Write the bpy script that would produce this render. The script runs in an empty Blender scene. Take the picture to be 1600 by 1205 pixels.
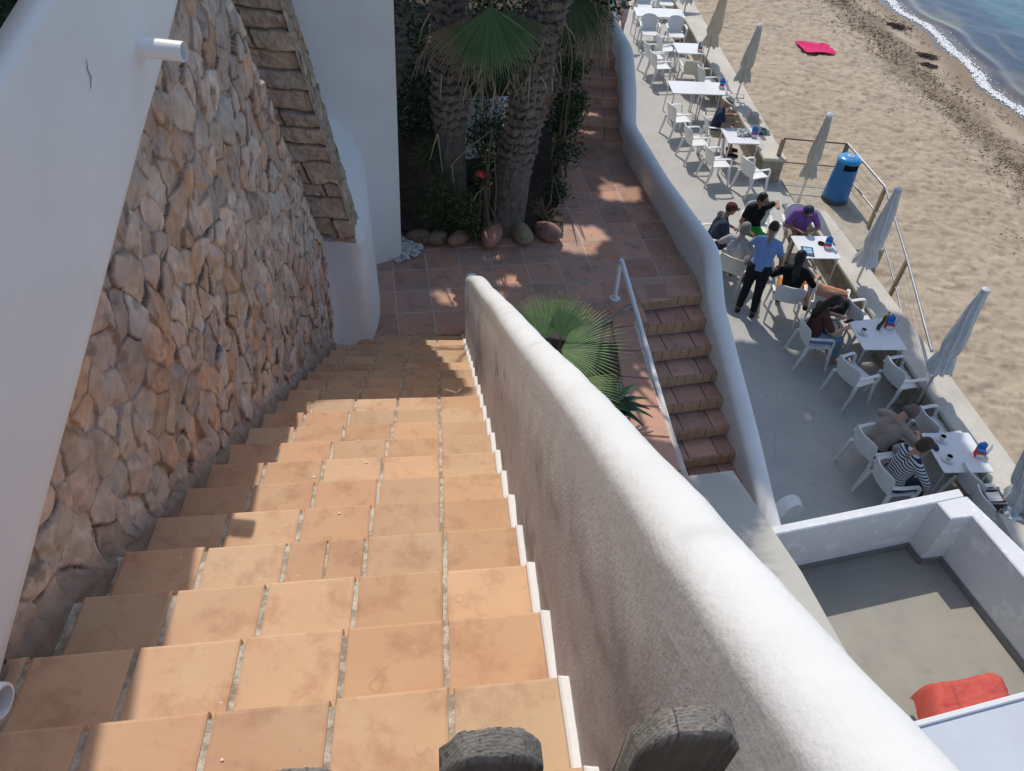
import bpy, bmesh, math, random
import numpy as np
from mathutils import Vector, Matrix
S = bpy.context.scene
COL = S.collection
R = math.radians
# ---------------------------------------------------------------- camera
F = 1215.0; PITCH = R(44.15); ROLL = R(-4.65); CH = 8.3
_f = np.array([0, math.cos(PITCH), -math.sin(PITCH)]); _r = np.array([1.0, 0, 0]); _d = np.cross(_f, _r)
_c, _s = math.cos(ROLL), math.sin(ROLL)
CM = np.stack([_c*_r+_s*_d, -_s*_r+_c*_d, _f])
cam = bpy.data.objects.new('camera', bpy.data.cameras.new('camera')); COL.objects.link(cam)
cam.data.sensor_width = 36.0; cam.data.lens = F/1600*36; cam.data.clip_start = 0.05; cam.data.clip_end = 2000
m4 = Matrix.Identity(4)
for i in range(3):
    m4[i][0] = CM[0][i]; m4[i][1] = -CM[1][i]; m4[i][2] = -CM[2][i]
m4[2][3] = CH
cam.matrix_world = m4
S.camera = cam
def at(px, py, z):
    """world point on the horizontal plane z that was surveyed at photo pixel (px, py)"""
    d = CM.T @ np.array([(px-800)/F, (py-602.5)/F, 1.0]); t = (z-CH)/d[2]
    return np.array([d[0]*t, d[1]*t, z])
# ---------------------------------------------------------------- sun and sky
SUN_AZ = 343.7; SUN_EL = 54.0
w = bpy.data.worlds.new('World'); S.world = w; w.use_nodes = True
nt = w.node_tree; bg = nt.nodes['Background']
sky = nt.nodes.new('ShaderNodeTexSky'); sky.sky_type = 'NISHITA'; sky.sun_disc = False
sky.sun_elevation = R(SUN_EL); sky.sun_rotation = R(SUN_AZ); sky.air_density = 1.0; sky.dust_density = 1.2
nt.links.new(sky.outputs[0], bg.inputs[0]); bg.inputs[1].default_value = 0.15
sl = bpy.data.lights.new('sun', 'SUN'); sl.energy = 2.8; sl.angle = R(0.55); sl.color = (1.0, 0.94, 0.85)
so = bpy.data.objects.new('sun', sl); COL.objects.link(so)
sd = Vector((math.sin(R(SUN_AZ))*math.cos(R(SUN_EL)), math.cos(R(SUN_AZ))*math.cos(R(SUN_EL)), math.sin(R(SUN_EL))))
so.rotation_euler = sd.to_track_quat('Z', 'Y').to_euler(); so.location = (0, 0, 30)
SH = (-sd.x/sd.z, -sd.y/sd.z)          # shadow offset per metre of height
S.view_settings.view_transform = 'Standard'; S.view_settings.look = 'None'
S.view_settings.exposure = 0.08; S.view_settings.gamma = 1.0; S.view_settings.use_curve_mapping = False
S.cycles.max_bounces = 6
# ---------------------------------------------------------------- noise
def _h(ix, iy, seed):
    n = (ix.astype(np.int64)*374761393 + iy.astype(np.int64)*668265263 + seed*1274126177) & 0x7fffffff
    n = ((n ^ (n >> 13))*1274126177) & 0x7fffffff
    return ((n ^ (n >> 16)) & 0xffff)/65535.0
def vn(x, y, seed=0):
    x = np.asarray(x, float); y = np.asarray(y, float)
    ix = np.floor(x); iy = np.floor(y); fx = x-ix; fy = y-iy
    fx = fx*fx*(3-2*fx); fy = fy*fy*(3-2*fy)
    a = _h(ix, iy, seed); b = _h(ix+1, iy, seed); c = _h(ix, iy+1, seed); d = _h(ix+1, iy+1, seed)
    return (a*(1-fx)+b*fx)*(1-fy)+(c*(1-fx)+d*fx)*fy
def fbm(x, y, o=4, seed=0):
    s = 0; a = 0.5; t = 0
    for i in range(o):
        s = s+a*vn(x, y, seed+i*17); t += a; a *= 0.5; x = x*2.03+3.1; y = y*2.03+1.7
    return s/t
def sst(a, b, x):
    t = np.clip((x-a)/(b-a), 0, 1); return t*t*(3-2*t)
# ---------------------------------------------------------------- materials
MATS = {}
def mat(name, c1, c2=None, ns=4.0, rough=0.8, bump=0.0, bs=40.0, attr=False, metal=0.0, lo=0.35, hi=0.65,
        spec=0.35, c3=None, ns3=20.0, lo3=0.55, hi3=0.62, rings=0.0, brick=None, coat=0.0, subs=0.0):
    if name in MATS: return MATS[name]
    m = bpy.data.materials.new(name); m.use_nodes = True; MATS[name] = m
    N = m.node_tree.nodes; L = m.node_tree.links; b = N['Principled BSDF']
    b.inputs['Roughness'].default_value = rough; b.inputs['Metallic'].default_value = metal
    b.inputs['Specular IOR Level'].default_value = spec
    if coat: b.inputs['Coat Weight'].default_value = coat
    tc = N.new('ShaderNodeTexCoord')
    def rgb(c): 
        n = N.new('ShaderNodeRGB'); n.outputs[0].default_value = (*c, 1); return n.outputs[0]
    def noise(s, d=6.0, r=0.6):
        n = N.new('ShaderNodeTexNoise'); n.inputs['Scale'].default_value = s; n.inputs['Detail'].default_value = d
        n.inputs['Roughness'].default_value = r; L.new(tc.outputs['Object'], n.inputs['Vector']); return n.outputs['Fac']
    def ramp(f, a, bb):
        n = N.new('ShaderNodeMapRange'); n.inputs['From Min'].default_value = a; n.inputs['From Max'].default_value = bb
        L.new(f, n.inputs['Value']); return n.outputs[0]
    def mix(f, a, bb, mode='MIX', fv=None):
        n = N.new('ShaderNodeMix'); n.data_type = 'RGBA'; n.blend_type = mode
        if f is not None: L.new(f, n.inputs[0])
        else: n.inputs[0].default_value = fv
        L.new(a, n.inputs[6]); L.new(bb, n.inputs[7]); return n.outputs[2]
    col = rgb(c1)
    if c2 is not None: col = mix(ramp(noise(ns), lo, hi), col, rgb(c2))
    if c3 is not None: col = mix(ramp(noise(ns3, 8, 0.65), lo3, hi3), col, rgb(c3))
    if rings:
        v = N.new('ShaderNodeTexVoronoi'); v.inputs['Scale'].default_value = 9.0; L.new(tc.outputs['Object'], v.inputs['Vector'])
        a = ramp(v.outputs['Distance'], 0.11, 0.15); bb = ramp(v.outputs['Distance'], 0.2, 0.16)
        q = N.new('ShaderNodeMath'); q.operation = 'MULTIPLY'; L.new(a, q.inputs[0]); L.new(bb, q.inputs[1])
        q2 = N.new('ShaderNodeMath'); q2.operation = 'MULTIPLY'; L.new(q.outputs[0], q2.inputs[0]); L.new(ramp(noise(6.0), 0.45, 0.62), q2.inputs[1])
        q3 = N.new('ShaderNodeMath'); q3.operation = 'MULTIPLY'; L.new(q2.outputs[0], q3.inputs[0]); q3.inputs[1].default_value = rings
        col = mix(q3.outputs[0], col, rgb((c1[0]*0.55, c1[1]*0.5, c1[2]*0.5)))
    if brick is not None:
        bt = N.new('ShaderNodeTexBrick'); mp = N.new('ShaderNodeMapping'); L.new(tc.outputs['Object'], mp.inputs['Vector'])
        mp.inputs['Rotation'].default_value = (0, 0, brick.get('rot', 0)); L.new(mp.outputs[0], bt.inputs['Vector'])
        bt.inputs['Scale'].default_value = 1.0; bt.inputs['Brick Width'].default_value = brick['w']; bt.inputs['Row Height'].default_value = brick['h']
        bt.inputs['Mortar Size'].default_value = brick['m']; bt.inputs['Mortar Smooth'].default_value = 0.2
        bt.inputs['Color1'].default_value = (1, 1, 1, 1); bt.inputs['Color2'].default_value = (*brick.get('c2', (0.88, 0.88, 0.86)), 1)
        bt.inputs['Mortar'].default_value = (*brick['mc'], 1)
        col = mix(None, col, bt.outputs['Color'], 'MULTIPLY', 1.0)
    if attr:
        at_ = N.new('ShaderNodeAttribute'); at_.attribute_name = 'Col'
        col = mix(None, col, at_.outputs['Color'], 'MULTIPLY', 1.0)
    L.new(col, b.inputs['Base Color'])
    if bump:
        bn = N.new('ShaderNodeBump'); bn.inputs['Strength'].default_value = min(1.0, bump); bn.inputs['Distance'].default_value = 0.004*max(1, bump)
        L.new(noise(bs, 8, 0.65), bn.inputs['Height']); L.new(bn.outputs[0], b.inputs['Normal'])
    if subs:
        b.inputs['Subsurface Weight'].default_value = subs; b.inputs['Subsurface Radius'].default_value = (0.02, 0.008, 0.004)
    return m
# ---------------------------------------------------------------- mesh builder
class MB:
    def __init__(s): s.v = []; s.f = []; s.c = []; s.mi = []; s.col = (1, 1, 1); s.m = 0
    def add(s, vs, fs, col=None):
        o = len(s.v); s.v += [tuple(float(q) for q in p) for p in vs]; c = col or s.col; s.c += [c]*len(vs)
        s.f += [tuple(i+o for i in f) for f in fs]; s.mi += [s.m]*len(fs)
    def prism(s, poly, z0, z1, ch=0.0, col=None):
        n = len(poly); P = [np.array(p[:2], float) for p in poly]
        a = sum(P[i][0]*P[(i+1) % n][1]-P[(i+1) % n][0]*P[i][1] for i in range(n))
        if a < 0: P = P[::-1]
        zt = z1 if isinstance(z1, (list, tuple)) else [z1]*n
        if a < 0 and isinstance(z1, (list, tuple)): zt = list(zt)[::-1]
        zb = [z0]*n
        v = [(p[0], p[1], zb[i]) for i, p in enumerate(P)]
        f = [tuple(range(n))[::-1]]
        if ch:
            c = sum(P)/n; ins = []
            for i in range(n):
                e1 = P[i]-P[i-1]; e2 = P[(i+1) % n]-P[i]
                e1 = e1/(np.linalg.norm(e1)+1e-9); e2 = e2/(np.linalg.norm(e2)+1e-9)
                nn = np.array([-e1[1], e1[0]])+np.array([-e2[1], e2[0]]); k = np.dot(nn, nn)
                ins.append(P[i]+(nn*2/k*ch if k > 0.1 else nn*0))
            v += [(p[0], p[1], zt[i]-ch) for i, p in enumerate(P)]+[(p[0], p[1], zt[i]) for i, p in enumerate(ins)]
            for k in (0, n):
                for i in range(n): j = (i+1) % n; f.append((k+i, k+j, k+j+n, k+i+n))
            f.append(tuple(range(2*n, 3*n)))
        else:
            v += [(p[0], p[1], zt[i]) for i, p in enumerate(P)]
            for i in range(n): j = (i+1) % n; f.append((i, j, j+n, i+n))
            f.append(tuple(range(n, 2*n)))
        s.add(v, f, col)
    def box(s, c, sz, rz=0.0, ch=0.0, col=None):
        x, y, z = c; a, b, h = sz[0]/2, sz[1]/2, sz[2]/2; cs, sn = math.cos(rz), math.sin(rz)
        s.prism([(x+u*cs-v*sn, y+u*sn+v*cs) for u, v in ((-a, -b), (a, -b), (a, b), (-a, b))], z-h, z+h, ch, col)
    def tube(s, pts, rad, seg=10, col=None, caps=True, flat=None):
        P = [np.array(p, float) for p in pts]; n = len(P)
        rr = rad if isinstance(rad, (list, tuple)) else [rad]*n
        vs = []; fs = []; up = None
        for i in range(n):
            t = P[min(i+1, n-1)]-P[max(i-1, 0)]; t /= (np.linalg.norm(t)+1e-9)
            if up is None: up = np.array([0, 0, 1.0]) if abs(t[2]) < 0.9 else np.array([1.0, 0, 0])
            a = np.cross(t, up); a /= (np.linalg.norm(a)+1e-9); b = np.cross(a, t); up = b
            fl = flat if flat else 1.0
            for k in range(seg):
                th = 2*math.pi*k/seg; vs.append(P[i]+a*math.cos(th)*rr[i]+b*math.sin(th)*rr[i]*fl)
        for i in range(n-1):
            for k in range(seg):
                k2 = (k+1) % seg; fs.append((i*seg+k, i*seg+k2, (i+1)*seg+k2, (i+1)*seg+k))
        if caps: fs.append(tuple(range(seg))[::-1]); fs.append(tuple(range((n-1)*seg, n*seg)))
        s.add(vs, fs, col)
    def lathe(s, prof, c=(0, 0, 0), seg=32, col=None, fn=None):
        vs = []; fs = []; n = len(prof)
        for i, (r, z) in enumerate(prof):
            for k in range(seg):
                th = 2*math.pi*k/seg; q = r*(fn(th, z) if fn else 1)
                vs.append((c[0]+q*math.cos(th), c[1]+q*math.sin(th), c[2]+z))
        for i in range(n-1):
            for k in range(seg): k2 = (k+1) % seg; fs.append((i*seg+k, i*seg+k2, (i+1)*seg+k2, (i+1)*seg+k))
        if prof[0][0] > 1e-4: fs.append(tuple(range(seg))[::-1])
        if prof[-1][0] > 1e-4: fs.append(tuple(range((n-1)*seg, n*seg)))
        s.add(vs, fs, col)
    def ell(s, c, r, seg=14, rings=9, col=None, rot=None, nz=0.0, seed=0):
        vs = []; fs = []; rnd = random.Random(seed)
        ph = [rnd.uniform(0, 6.28) for _ in range(6)]
        for i in range(rings+1):
            a = math.pi*i/rings
            for k in range(seg):
                t = 2*math.pi*k/seg; p = np.array([math.sin(a)*math.cos(t), math.sin(a)*math.sin(t), -math.cos(a)])
                q = 1+nz*(math.sin(3*p[0]+ph[0])+math.sin(4*p[1]+ph[1])*0.7+math.sin(5*p[2]+ph[2])*0.6+0.4*math.sin(9*p[0]+ph[3])*math.sin(8*p[1]+ph[4])) if nz else 1
                p = p*np.array(r)*q
                if rot is not None: p = rot @ p
                vs.append(p+np.array(c))
        for i in range(rings):
            for k in range(seg): k2 = (k+1) % seg; fs.append((i*seg+k, i*seg+k2, (i+1)*seg+k2, (i+1)*seg+k))
        s.add(vs, fs, col)
    def sheet(s, g, th, col=None):
        """g: rows x cols of points -> closed thick surface"""
        g = np.array(g, float); a, b = g.shape[:2]
        du = np.gradient(g, axis=0); dv = np.gradient(g, axis=1); n = np.cross(du, dv)
        n /= (np.linalg.norm(n, axis=2, keepdims=True)+1e-9)
        A = (g+n*th/2).reshape(-1, 3); B = (g-n*th/2).reshape(-1, 3); N = a*b; f = []
        for i in range(a-1):
            for j in range(b-1):
                q = (i*b+j, (i+1)*b+j, (i+1)*b+j+1, i*b+j+1); f.append(q); f.append(tuple(N+x for x in q[::-1]))
        def e(p, q): f.append((p, q, q+N, p+N))
        for i in range(a-1): e((i+1)*b, i*b); e(i*b+b-1, (i+1)*b+b-1)
        for j in range(b-1): e(j, j+1); e((a-1)*b+j+1, (a-1)*b+j)
        s.add(list(A)+list(B), f, col)
    def build(s, name, mats, parent=None, smooth=None, label=None):
        me = bpy.data.meshes.new(name); me.from_pydata(s.v, [], s.f)
        if not isinstance(mats, (list, tuple)): mats = [mats]
        for m in mats: me.materials.append(m)
        if len(mats) > 1: me.polygons.foreach_set('material_index', s.mi)
        ca = me.color_attributes.new('Col', 'FLOAT_COLOR', 'POINT')
        ca.data.foreach_set('color', np.array([(*c, 1) for c in s.c], dtype=np.float32).ravel())
        if smooth is not None: finish(me, smooth)
        me.update()
        return link(name, me, parent, label)
def finish(me, ang=35):
    me.update(); bm = bmesh.new(); bm.from_mesh(me); bmesh.ops.recalc_face_normals(bm, faces=bm.faces)
    for f in bm.faces: f.smooth = True
    lim = R(ang)
    for e in bm.edges:
        if len(e.link_faces) == 2 and e.calc_face_angle(0) > lim: e.smooth = False
    bm.to_mesh(me); bm.free()
def link(name, me, parent=None, label=None):
    o = bpy.data.objects.new(name, me); COL.objects.link(o)
    if parent is not None: o.parent = parent
    if label: o['label'] = label
    return o
def tag(o, label, cat, group=None):
    o['label'] = label; o['category'] = cat
    if group: o['group'] = group
    return o
def thing(name, label, cat, loc=(0, 0, 0), rz=0.0, group=None):
    o = bpy.data.objects.new(name, None); COL.objects.link(o); o.location = tuple(float(q) for q in loc); o.rotation_euler = (0, 0, rz)
    return tag(o, label, cat, group)
def kids(o): return [c for c in bpy.data.objects if c.parent == o]
def dup(root, loc, rz, label, group=None, tree=None):
    r = root.copy(); COL.objects.link(r); r.location = tuple(float(q) for q in loc); r.rotation_euler = (0, 0, rz); r['label'] = label
    if group: r['group'] = group
    for c in (tree if tree is not None else kids(root)):
        d = c.copy(); COL.objects.link(d); d.parent = r
        for g in kids(c): h = g.copy(); COL.objects.link(h); h.parent = d
    return r
def stuff(o): o['kind'] = 'stuff'; return o
def struct(o): o['kind'] = 'structure'; return o
def npgrid(name, X, Y, Z, m, cols=None, keep=None, parent=None, smooth=True):
    a, b = X.shape; V = np.stack([X, Y, Z], -1).reshape(-1, 3)
    I = np.arange(a*b).reshape(a, b); q = np.stack([I[:-1, :-1], I[1:, :-1], I[1:, 1:], I[:-1, 1:]], -1).reshape(-1, 4)
    if keep is not None: q = q[keep[:-1, :-1].reshape(-1)]
    used = np.unique(q); mp = -np.ones(a*b, int); mp[used] = np.arange(len(used)); q = mp[q]; V = V[used]
    me = bpy.data.meshes.new(name); me.vertices.add(len(V)); me.vertices.foreach_set('co', V.astype(np.float32).ravel())
    me.loops.add(q.size); me.loops.foreach_set('vertex_index', q.astype(np.int32).ravel())
    me.polygons.add(len(q)); me.polygons.foreach_set('loop_start', (np.arange(len(q))*4).astype(np.int32))
    me.polygons.foreach_set('use_smooth', np.full(len(q), smooth))
    me.materials.append(m)
    c = np.ones((len(V), 4), np.float32)
    if cols is not None: c[:, :3] = cols.reshape(-1, 3)[used]
    ca = me.color_attributes.new('Col', 'FLOAT_COLOR', 'POINT'); ca.data.foreach_set('color', c.ravel())
    me.update(calc_edges=True); me.validate()
    return link(name, me, parent)
def az(d): return -R(d)        # compass-style heading (0 = away from camera, 90 = to the right) -> z rotation of a +Y-facing thing
random.seed(7); rng = np.random.default_rng(5)
WHITE = mat('white_plaster', (0.86, 0.855, 0.84), (0.81, 0.80, 0.78), ns=2.5, rough=0.85, bump=0.35, bs=30)
# ================================================================ SETTING
# ---- shoreline (world x as a function of y) and sand
SHX = lambda y: 13.72+0.118*(31-np.clip(np.asarray(y, float), 16, 99))+0.18*np.sin(np.asarray(y)*0.7)+0.10*np.sin(np.asarray(y)*1.9+1)
xs = np.concatenate([[-400, -100, -20, 2], np.arange(4.2, 16.4, 0.05), [18, 24, 60, 200, 600]])
ys = np.concatenate([[-400, -60, 0], np.arange(3.0, 34, 0.05), [36, 45, 90, 300, 900]])
X, Y = np.meshgrid(xs, ys, indexing='ij')
dsh = SHX(Y)-X                                   # metres landward of the water line
Z = -0.72-0.53*sst(5.2, 0.0, dsh)-0.10*np.clip(-dsh, 0, 12)
dry = sst(0.9, 2.2, dsh)
foot = fbm(X*4.0, Y*4.0, 4, 3)-0.5
foot2 = np.abs(fbm(X*2.2+5, Y*2.6, 3, 9)-0.5)
pit = sst(0.62, 0.8, vn(X*5.2, Y*5.2, 77))
Z = Z+dry*(0.055*foot-0.04*foot2-0.03*pit+0.045*(fbm(X*11, Y*11, 2, 15)-0.5))+0.02*(fbm(X*0.6, Y*0.6, 3, 4)-0.5)
wet = sst(1.45, 0.35, dsh+0.5*(fbm(X*0.8, Y*0.5, 3, 21)-0.5))
wr = fbm(X*1.0+0.6*Y, Y*0.55, 4, 31)
band = np.exp(-((dsh-2.2-1.1*(fbm(Y*0.35, Y*0+3, 2, 8)-0.5))/0.95)**2)
wrack = sst(0.40, 0.62, wr*0.80+band*0.24+0.34*(fbm(X*9, Y*9, 3, 12)-0.5)+0.04)*sst(0.25, 0.7, band+0.25*sst(0.5, 0.7, wr))
spk = sst(0.62, 0.72, vn(X*12, Y*12, 40))*(0.25+0.75*sst(6.5, 1.5, dsh))*0.75+sst(0.80, 0.86, vn(X*7, Y*7, 41))*0.6+0.35*sst(0.56, 0.66, fbm(X*5, Y*6.5, 3, 43))
tone = 0.74+0.24*fbm(X*1.3, Y*1.3, 4, 2)+0.22*fbm(X*7, Y*8.5, 3, 19)
base = np.stack([0.455*tone, 0.372*tone, 0.27*tone], -1)
grey = sst(0.45, 0.62, fbm(X*0.45, Y*0.3, 3, 55))[..., None]*0.35
base = base*(1-grey)+np.array([0.47, 0.40, 0.30])*grey*tone[..., None]
wetc = np.array([0.27, 0.205, 0.14]); wrc = np.array([0.13, 0.085, 0.055])
c = base*(1-wet[..., None])+wetc*wet[..., None]
wk_ = 0.5*np.clip(wrack, 0, 1)[..., None]; c = c*(1-wk_)+wrc*wk_
c = c*(1-0.55*np.clip(spk, 0, 1)[..., None]*dry[..., None])+wrc*0.55*np.clip(spk, 0, 1)[..., None]*dry[..., None]
sand = npgrid('sand', X, Y, Z, mat('sand', (1.02, 1.0, 1.0), (0.90, 0.90, 0.90), ns=30, rough=0.95, bump=0.8, bs=60, attr=True), c)
struct(sand)
# ---- sea
xs = np.concatenate([np.arange(11.5, 30, 0.12), [34, 60, 200, 900]]); ys = np.concatenate([[-300, -50, 5], np.arange(10, 50, 0.12), [60, 120, 400, 1200]])
X, Y = np.meshgrid(xs, ys, indexing='ij'); dw = X-SHX(Y)
Z = -1.245+0.035*(fbm(X*1.2, Y*0.9, 3, 5)-0.5)*sst(0, 1.5, dw)+0.05*np.exp(-((dw-0.75-0.2*vn(Y*0.5, Y*0, 2))/0.22)**2)
d2 = dw+0.9*(fbm(X*0.5, Y*0.5, 3, 61)-0.5)
shal = np.array([0.17, 0.135, 0.10]); deep = np.array([0.030, 0.048, 0.078]); teal = np.array([0.045, 0.12, 0.135]); pur = np.array([0.065, 0.058, 0.075])
t1 = sst(0.2, 0.9, d2)[..., None]; t2 = sst(1.1, 2.0, d2)[..., None]; t3 = sst(2.9, 4.4, d2)[..., None]
c = shal*(1-t1)+pur*t1; c = c*(1-t2)+deep*t2; c = c*(1-t3)+teal*t3
sp = sst(0.58, 0.70, fbm(X*0.9, Y*0.35, 3, 71))[..., None]*(dw < 2.4)[..., None]*0.45
c = c*(1-sp)+np.array([0.20, 0.17, 0.10])*sp
sea = npgrid('sea', X, Y, Z, mat('sea_water', (1, 1, 1), (0.8, 0.85, 0.9), ns=3, rough=0.12, bump=1.6, bs=5, attr=True, spec=0.3), c)
struct(sea)
# breaking foam on the water line: little lumps of froth
mb = MB(); rnd = random.Random(3)
for i in range(6500):
    y = rnd.uniform(13, 36); n = float(fbm(y*1.5, 0.0, 3, 91)); 
    off = rnd.gauss(0.06+0.25*(n-0.5), 0.05+0.13*n)
    if rnd.random() < 0.10: off = rnd.gauss(0.45, 0.22)
    r = rnd.uniform(0.010, 0.038)*(1.0 if abs(off-0.1) < 0.2 else 0.55)
    x = float(SHX(y))+off
    mb.ell((x, y, -1.235+0.2*r), (r, r*rnd.uniform(1, 2.6), r*0.45), 6, 4)
foam = mb.build('sea_foam', mat('foam', (0.70, 0.71, 0.71), rough=0.7), smooth=80); foam['kind'] = 'stuff'; foam['label'] = 'white foam of small waves along the water line'; foam['category'] = 'sea foam'
# seaweed litter
mb = MB(); k = 0
wxs = []
while k < 3800:
    y = rnd.uniform(11, 34); dd = rnd.gauss(2.2, 1.0)
    x = float(SHX(y))-dd
    if x < 6.8 or dd < 0.5: continue
    if float(vn(x*1.1+0.6*y, y*0.6, 31)) < rnd.uniform(0.25, 0.75): continue
    L_ = rnd.uniform(0.03, 0.11); a = rnd.uniform(0, 3.14); z = -0.72-0.53*float(sst(5.2, 0, dd))+0.045
    wd = rnd.uniform(0.004, 0.012)
    ca, sa = math.cos(a)*L_/2, math.sin(a)*L_/2
    nx, ny = -math.sin(a)*wd, math.cos(a)*wd; g = rnd.uniform(0.5, 1.2)
    mb.add([(x-ca-nx, y-sa-ny, z-0.02), (x+ca-nx, y+sa-ny, z), (x+ca+nx, y+sa+ny, z+0.012), (x-ca+nx, y-sa+ny, z)], [(0, 1, 2, 3)], (g, g, g)); k += 1
sw = mb.build('seaweed', mat('dry_seaweed', (0.13, 0.085, 0.05), attr=True, rough=0.9)); stuff(sw); sw['label'] = 'brown dry seaweed litter scattered in a band along the beach'; sw['category'] = 'seaweed'
# clumps of dark wrack near the water
for (px, py, sz, lb) in ((1400, 37, 0.5, 'dark seaweed heap on the beach nearest the top edge'), (1447, 83, 0.42, 'flat dark seaweed heap by the wet sand'), (1450, 99, 0.30, 'small black seaweed heap on the wet sand')):
    p = at(px, py, -1.05); p[2] = -0.72-0.53*float(sst(5.2, 0, float(SHX(p[1]))-p[0]))+0.02; mb = MB()
    for i in range(420):
        q = (p[0]+rnd.gauss(0, sz*0.42), p[1]+rnd.gauss(0, sz*0.28)); a = rnd.uniform(0, 3.14); l = rnd.uniform(0.03, 0.09); zz = p[2]-0.02+rnd.uniform(0, 0.09)*math.exp(-((q[0]-p[0])**2+(q[1]-p[1])**2)/(sz*0.4)**2)
        mb.tube([(q[0]-l*math.cos(a), q[1]-l*math.sin(a), zz), (q[0], q[1], zz+0.02), (q[0]+l*math.cos(a), q[1]+l*math.sin(a), zz)], 0.009, 4)
    tag(mb.build('seaweed_heap', mat('wet_seaweed', (0.05, 0.035, 0.025), rough=0.6)), lb, 'seaweed')
# ---- promenade
PAVE = mat('paving', (0.49, 0.475, 0.44), (0.43, 0.42, 0.395), ns=1.3, rough=0.85, bump=0.4, bs=25, c3=(0.38, 0.37, 0.345), ns3=6, lo3=0.55, hi3=0.75,
           brick=dict(w=1.1, h=0.62, m=0.007, mc=(0.87, 0.86, 0.85), rot=R(12), c2=(0.975, 0.975, 0.97)))
mb = MB()
mb.prism([(-3, -3), (7.45, -3), (7.45, 4.0), (6.9, 7.0), (6.15, 11.4), (5.8, 13.5), (7.0, 13.3), (6.85, 15.6), (5.4, 15.7), (4.4, 25.3), (3.4, 35), (-6, 36)], -1.3, 0.0)
struct(mb.build('promenade', PAVE))
CONC = mat('old_concrete', (0.47, 0.41, 0.32), (0.36, 0.32, 0.26), ns=5, rough=0.95, bump=1.0, bs=18, c3=(0.22, 0.19, 0.16), ns3=11, lo3=0.6, hi3=0.72)
mb = MB(); mb.prism([(5.82, 13.0), (7.05, 13.15), (6.95, 15.62), (5.5, 15.62)], -1.2, 0.03, 0.01)
struct(mb.build('bin_platform', CONC))
# ---- seat walls along the beach
COPE = mat('wall_top_render', (0.60, 0.56, 0.48), (0.50, 0.46, 0.40), ns=2.2, rough=0.9, bump=0.5, bs=22, c3=(0.40, 0.36, 0.31), ns3=9, lo3=0.58, hi3=0.72)
RUB = mat('rubble_stone', (0.40, 0.34, 0.26), (0.27, 0.23, 0.18), ns=7, rough=0.95, bump=2.0, bs=14, c3=(0.16, 0.13, 0.1), ns3=9, lo3=0.58, hi3=0.66)
def seatwall(L_, R_, label):
    t = thing('seat_wall', label, 'wall')
    def sheetpoly(inset, z0, z1, name, m, ch):
        mb = MB(); n = len(L_)
        l = [np.array([p[0]+inset, p[1]]) for p in L_]; r = [np.array([p[0]-inset, p[1]]) for p in R_]
        if inset: l[0][1] -= 0; l[0] += (0, 0.04); r[0] += (0, 0.04)
        # subdivide with slight waviness
        def dens(q):
            o = []
            for a, b in zip(q[:-1], q[1:]):
                m_ = max(2, int(np.linalg.norm(b-a)/0.4))
                for i in range(m_): o.append(a+(b-a)*i/m_)
            return o+[q[-1]]
        l = dens(l); r = dens(r)
        wob = lambda q: (q[0]+0.012*(float(vn(q[1]*1.7, 0, 5))-0.5)*2, q[1])
        poly = [wob(p) for p in l]+[wob(p) for p in r[::-1]]
        mb.prism(poly, z0, z1, ch); return mb.build(name, m, t)
    sheetpoly(0.035, -1.2, 0.50, 'wall_body', RUB, 0)
    sheetpoly(0.0, 0.50, 0.56, 'coping', COPE, 0.012)
    return t
seatwall([(4.95, 15.5), (3.93, 25.3), (3.0, 34)], [(5.45, 15.53), (4.50, 25.4), (3.6, 34)], 'long cream topped low wall ending in bare stone, beside the hatted person')
seatwall([(5.36, 13.52), (5.72, 11.04), (6.28, 7.77), (6.95, 4.2)], [(5.81, 13.57), (6.20, 11.42), (6.96, 7.05), (7.5, 4.2)][:4], 'cream topped low wall beside the purple shirted person and the nearer tables')
# ---- terracotta
TC = mat('terracotta', (0.64, 0.435, 0.27), (0.60, 0.37, 0.225), ns=2.6, rough=0.72, bump=0.35, bs=35, attr=True, c3=(0.40, 0.21, 0.125), ns3=8, lo3=0.50, hi3=0.82, rings=0.35, spec=0.25)
GROUT = mat('sandy_grout', (0.68, 0.61, 0.49), (0.38, 0.31, 0.23), ns=22, rough=0.95, bump=2.2, bs=90, lo=0.42, hi=0.58)
TC2 = mat('terracotta_paving', (0.60, 0.335, 0.235), (0.48, 0.30, 0.225), ns=2.2, rough=0.7, bump=0.4, bs=30, attr=True, c3=(0.28, 0.21, 0.175), ns3=7, lo3=0.52, hi3=0.72, spec=0.25)
GROUT2 = mat('pale_grout', (0.66, 0.60, 0.54), (0.50, 0.44, 0.38), ns=12, rough=0.95, bump=1.0, bs=60)
def tcol(dev=0.13):
    g = 1+rnd.uniform(-dev, dev*0.7); h = rnd.uniform(-0.05, 0.10)
    return (g*(1+h*0.3), g*(1-h*0.5), g*(1-h))
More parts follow.
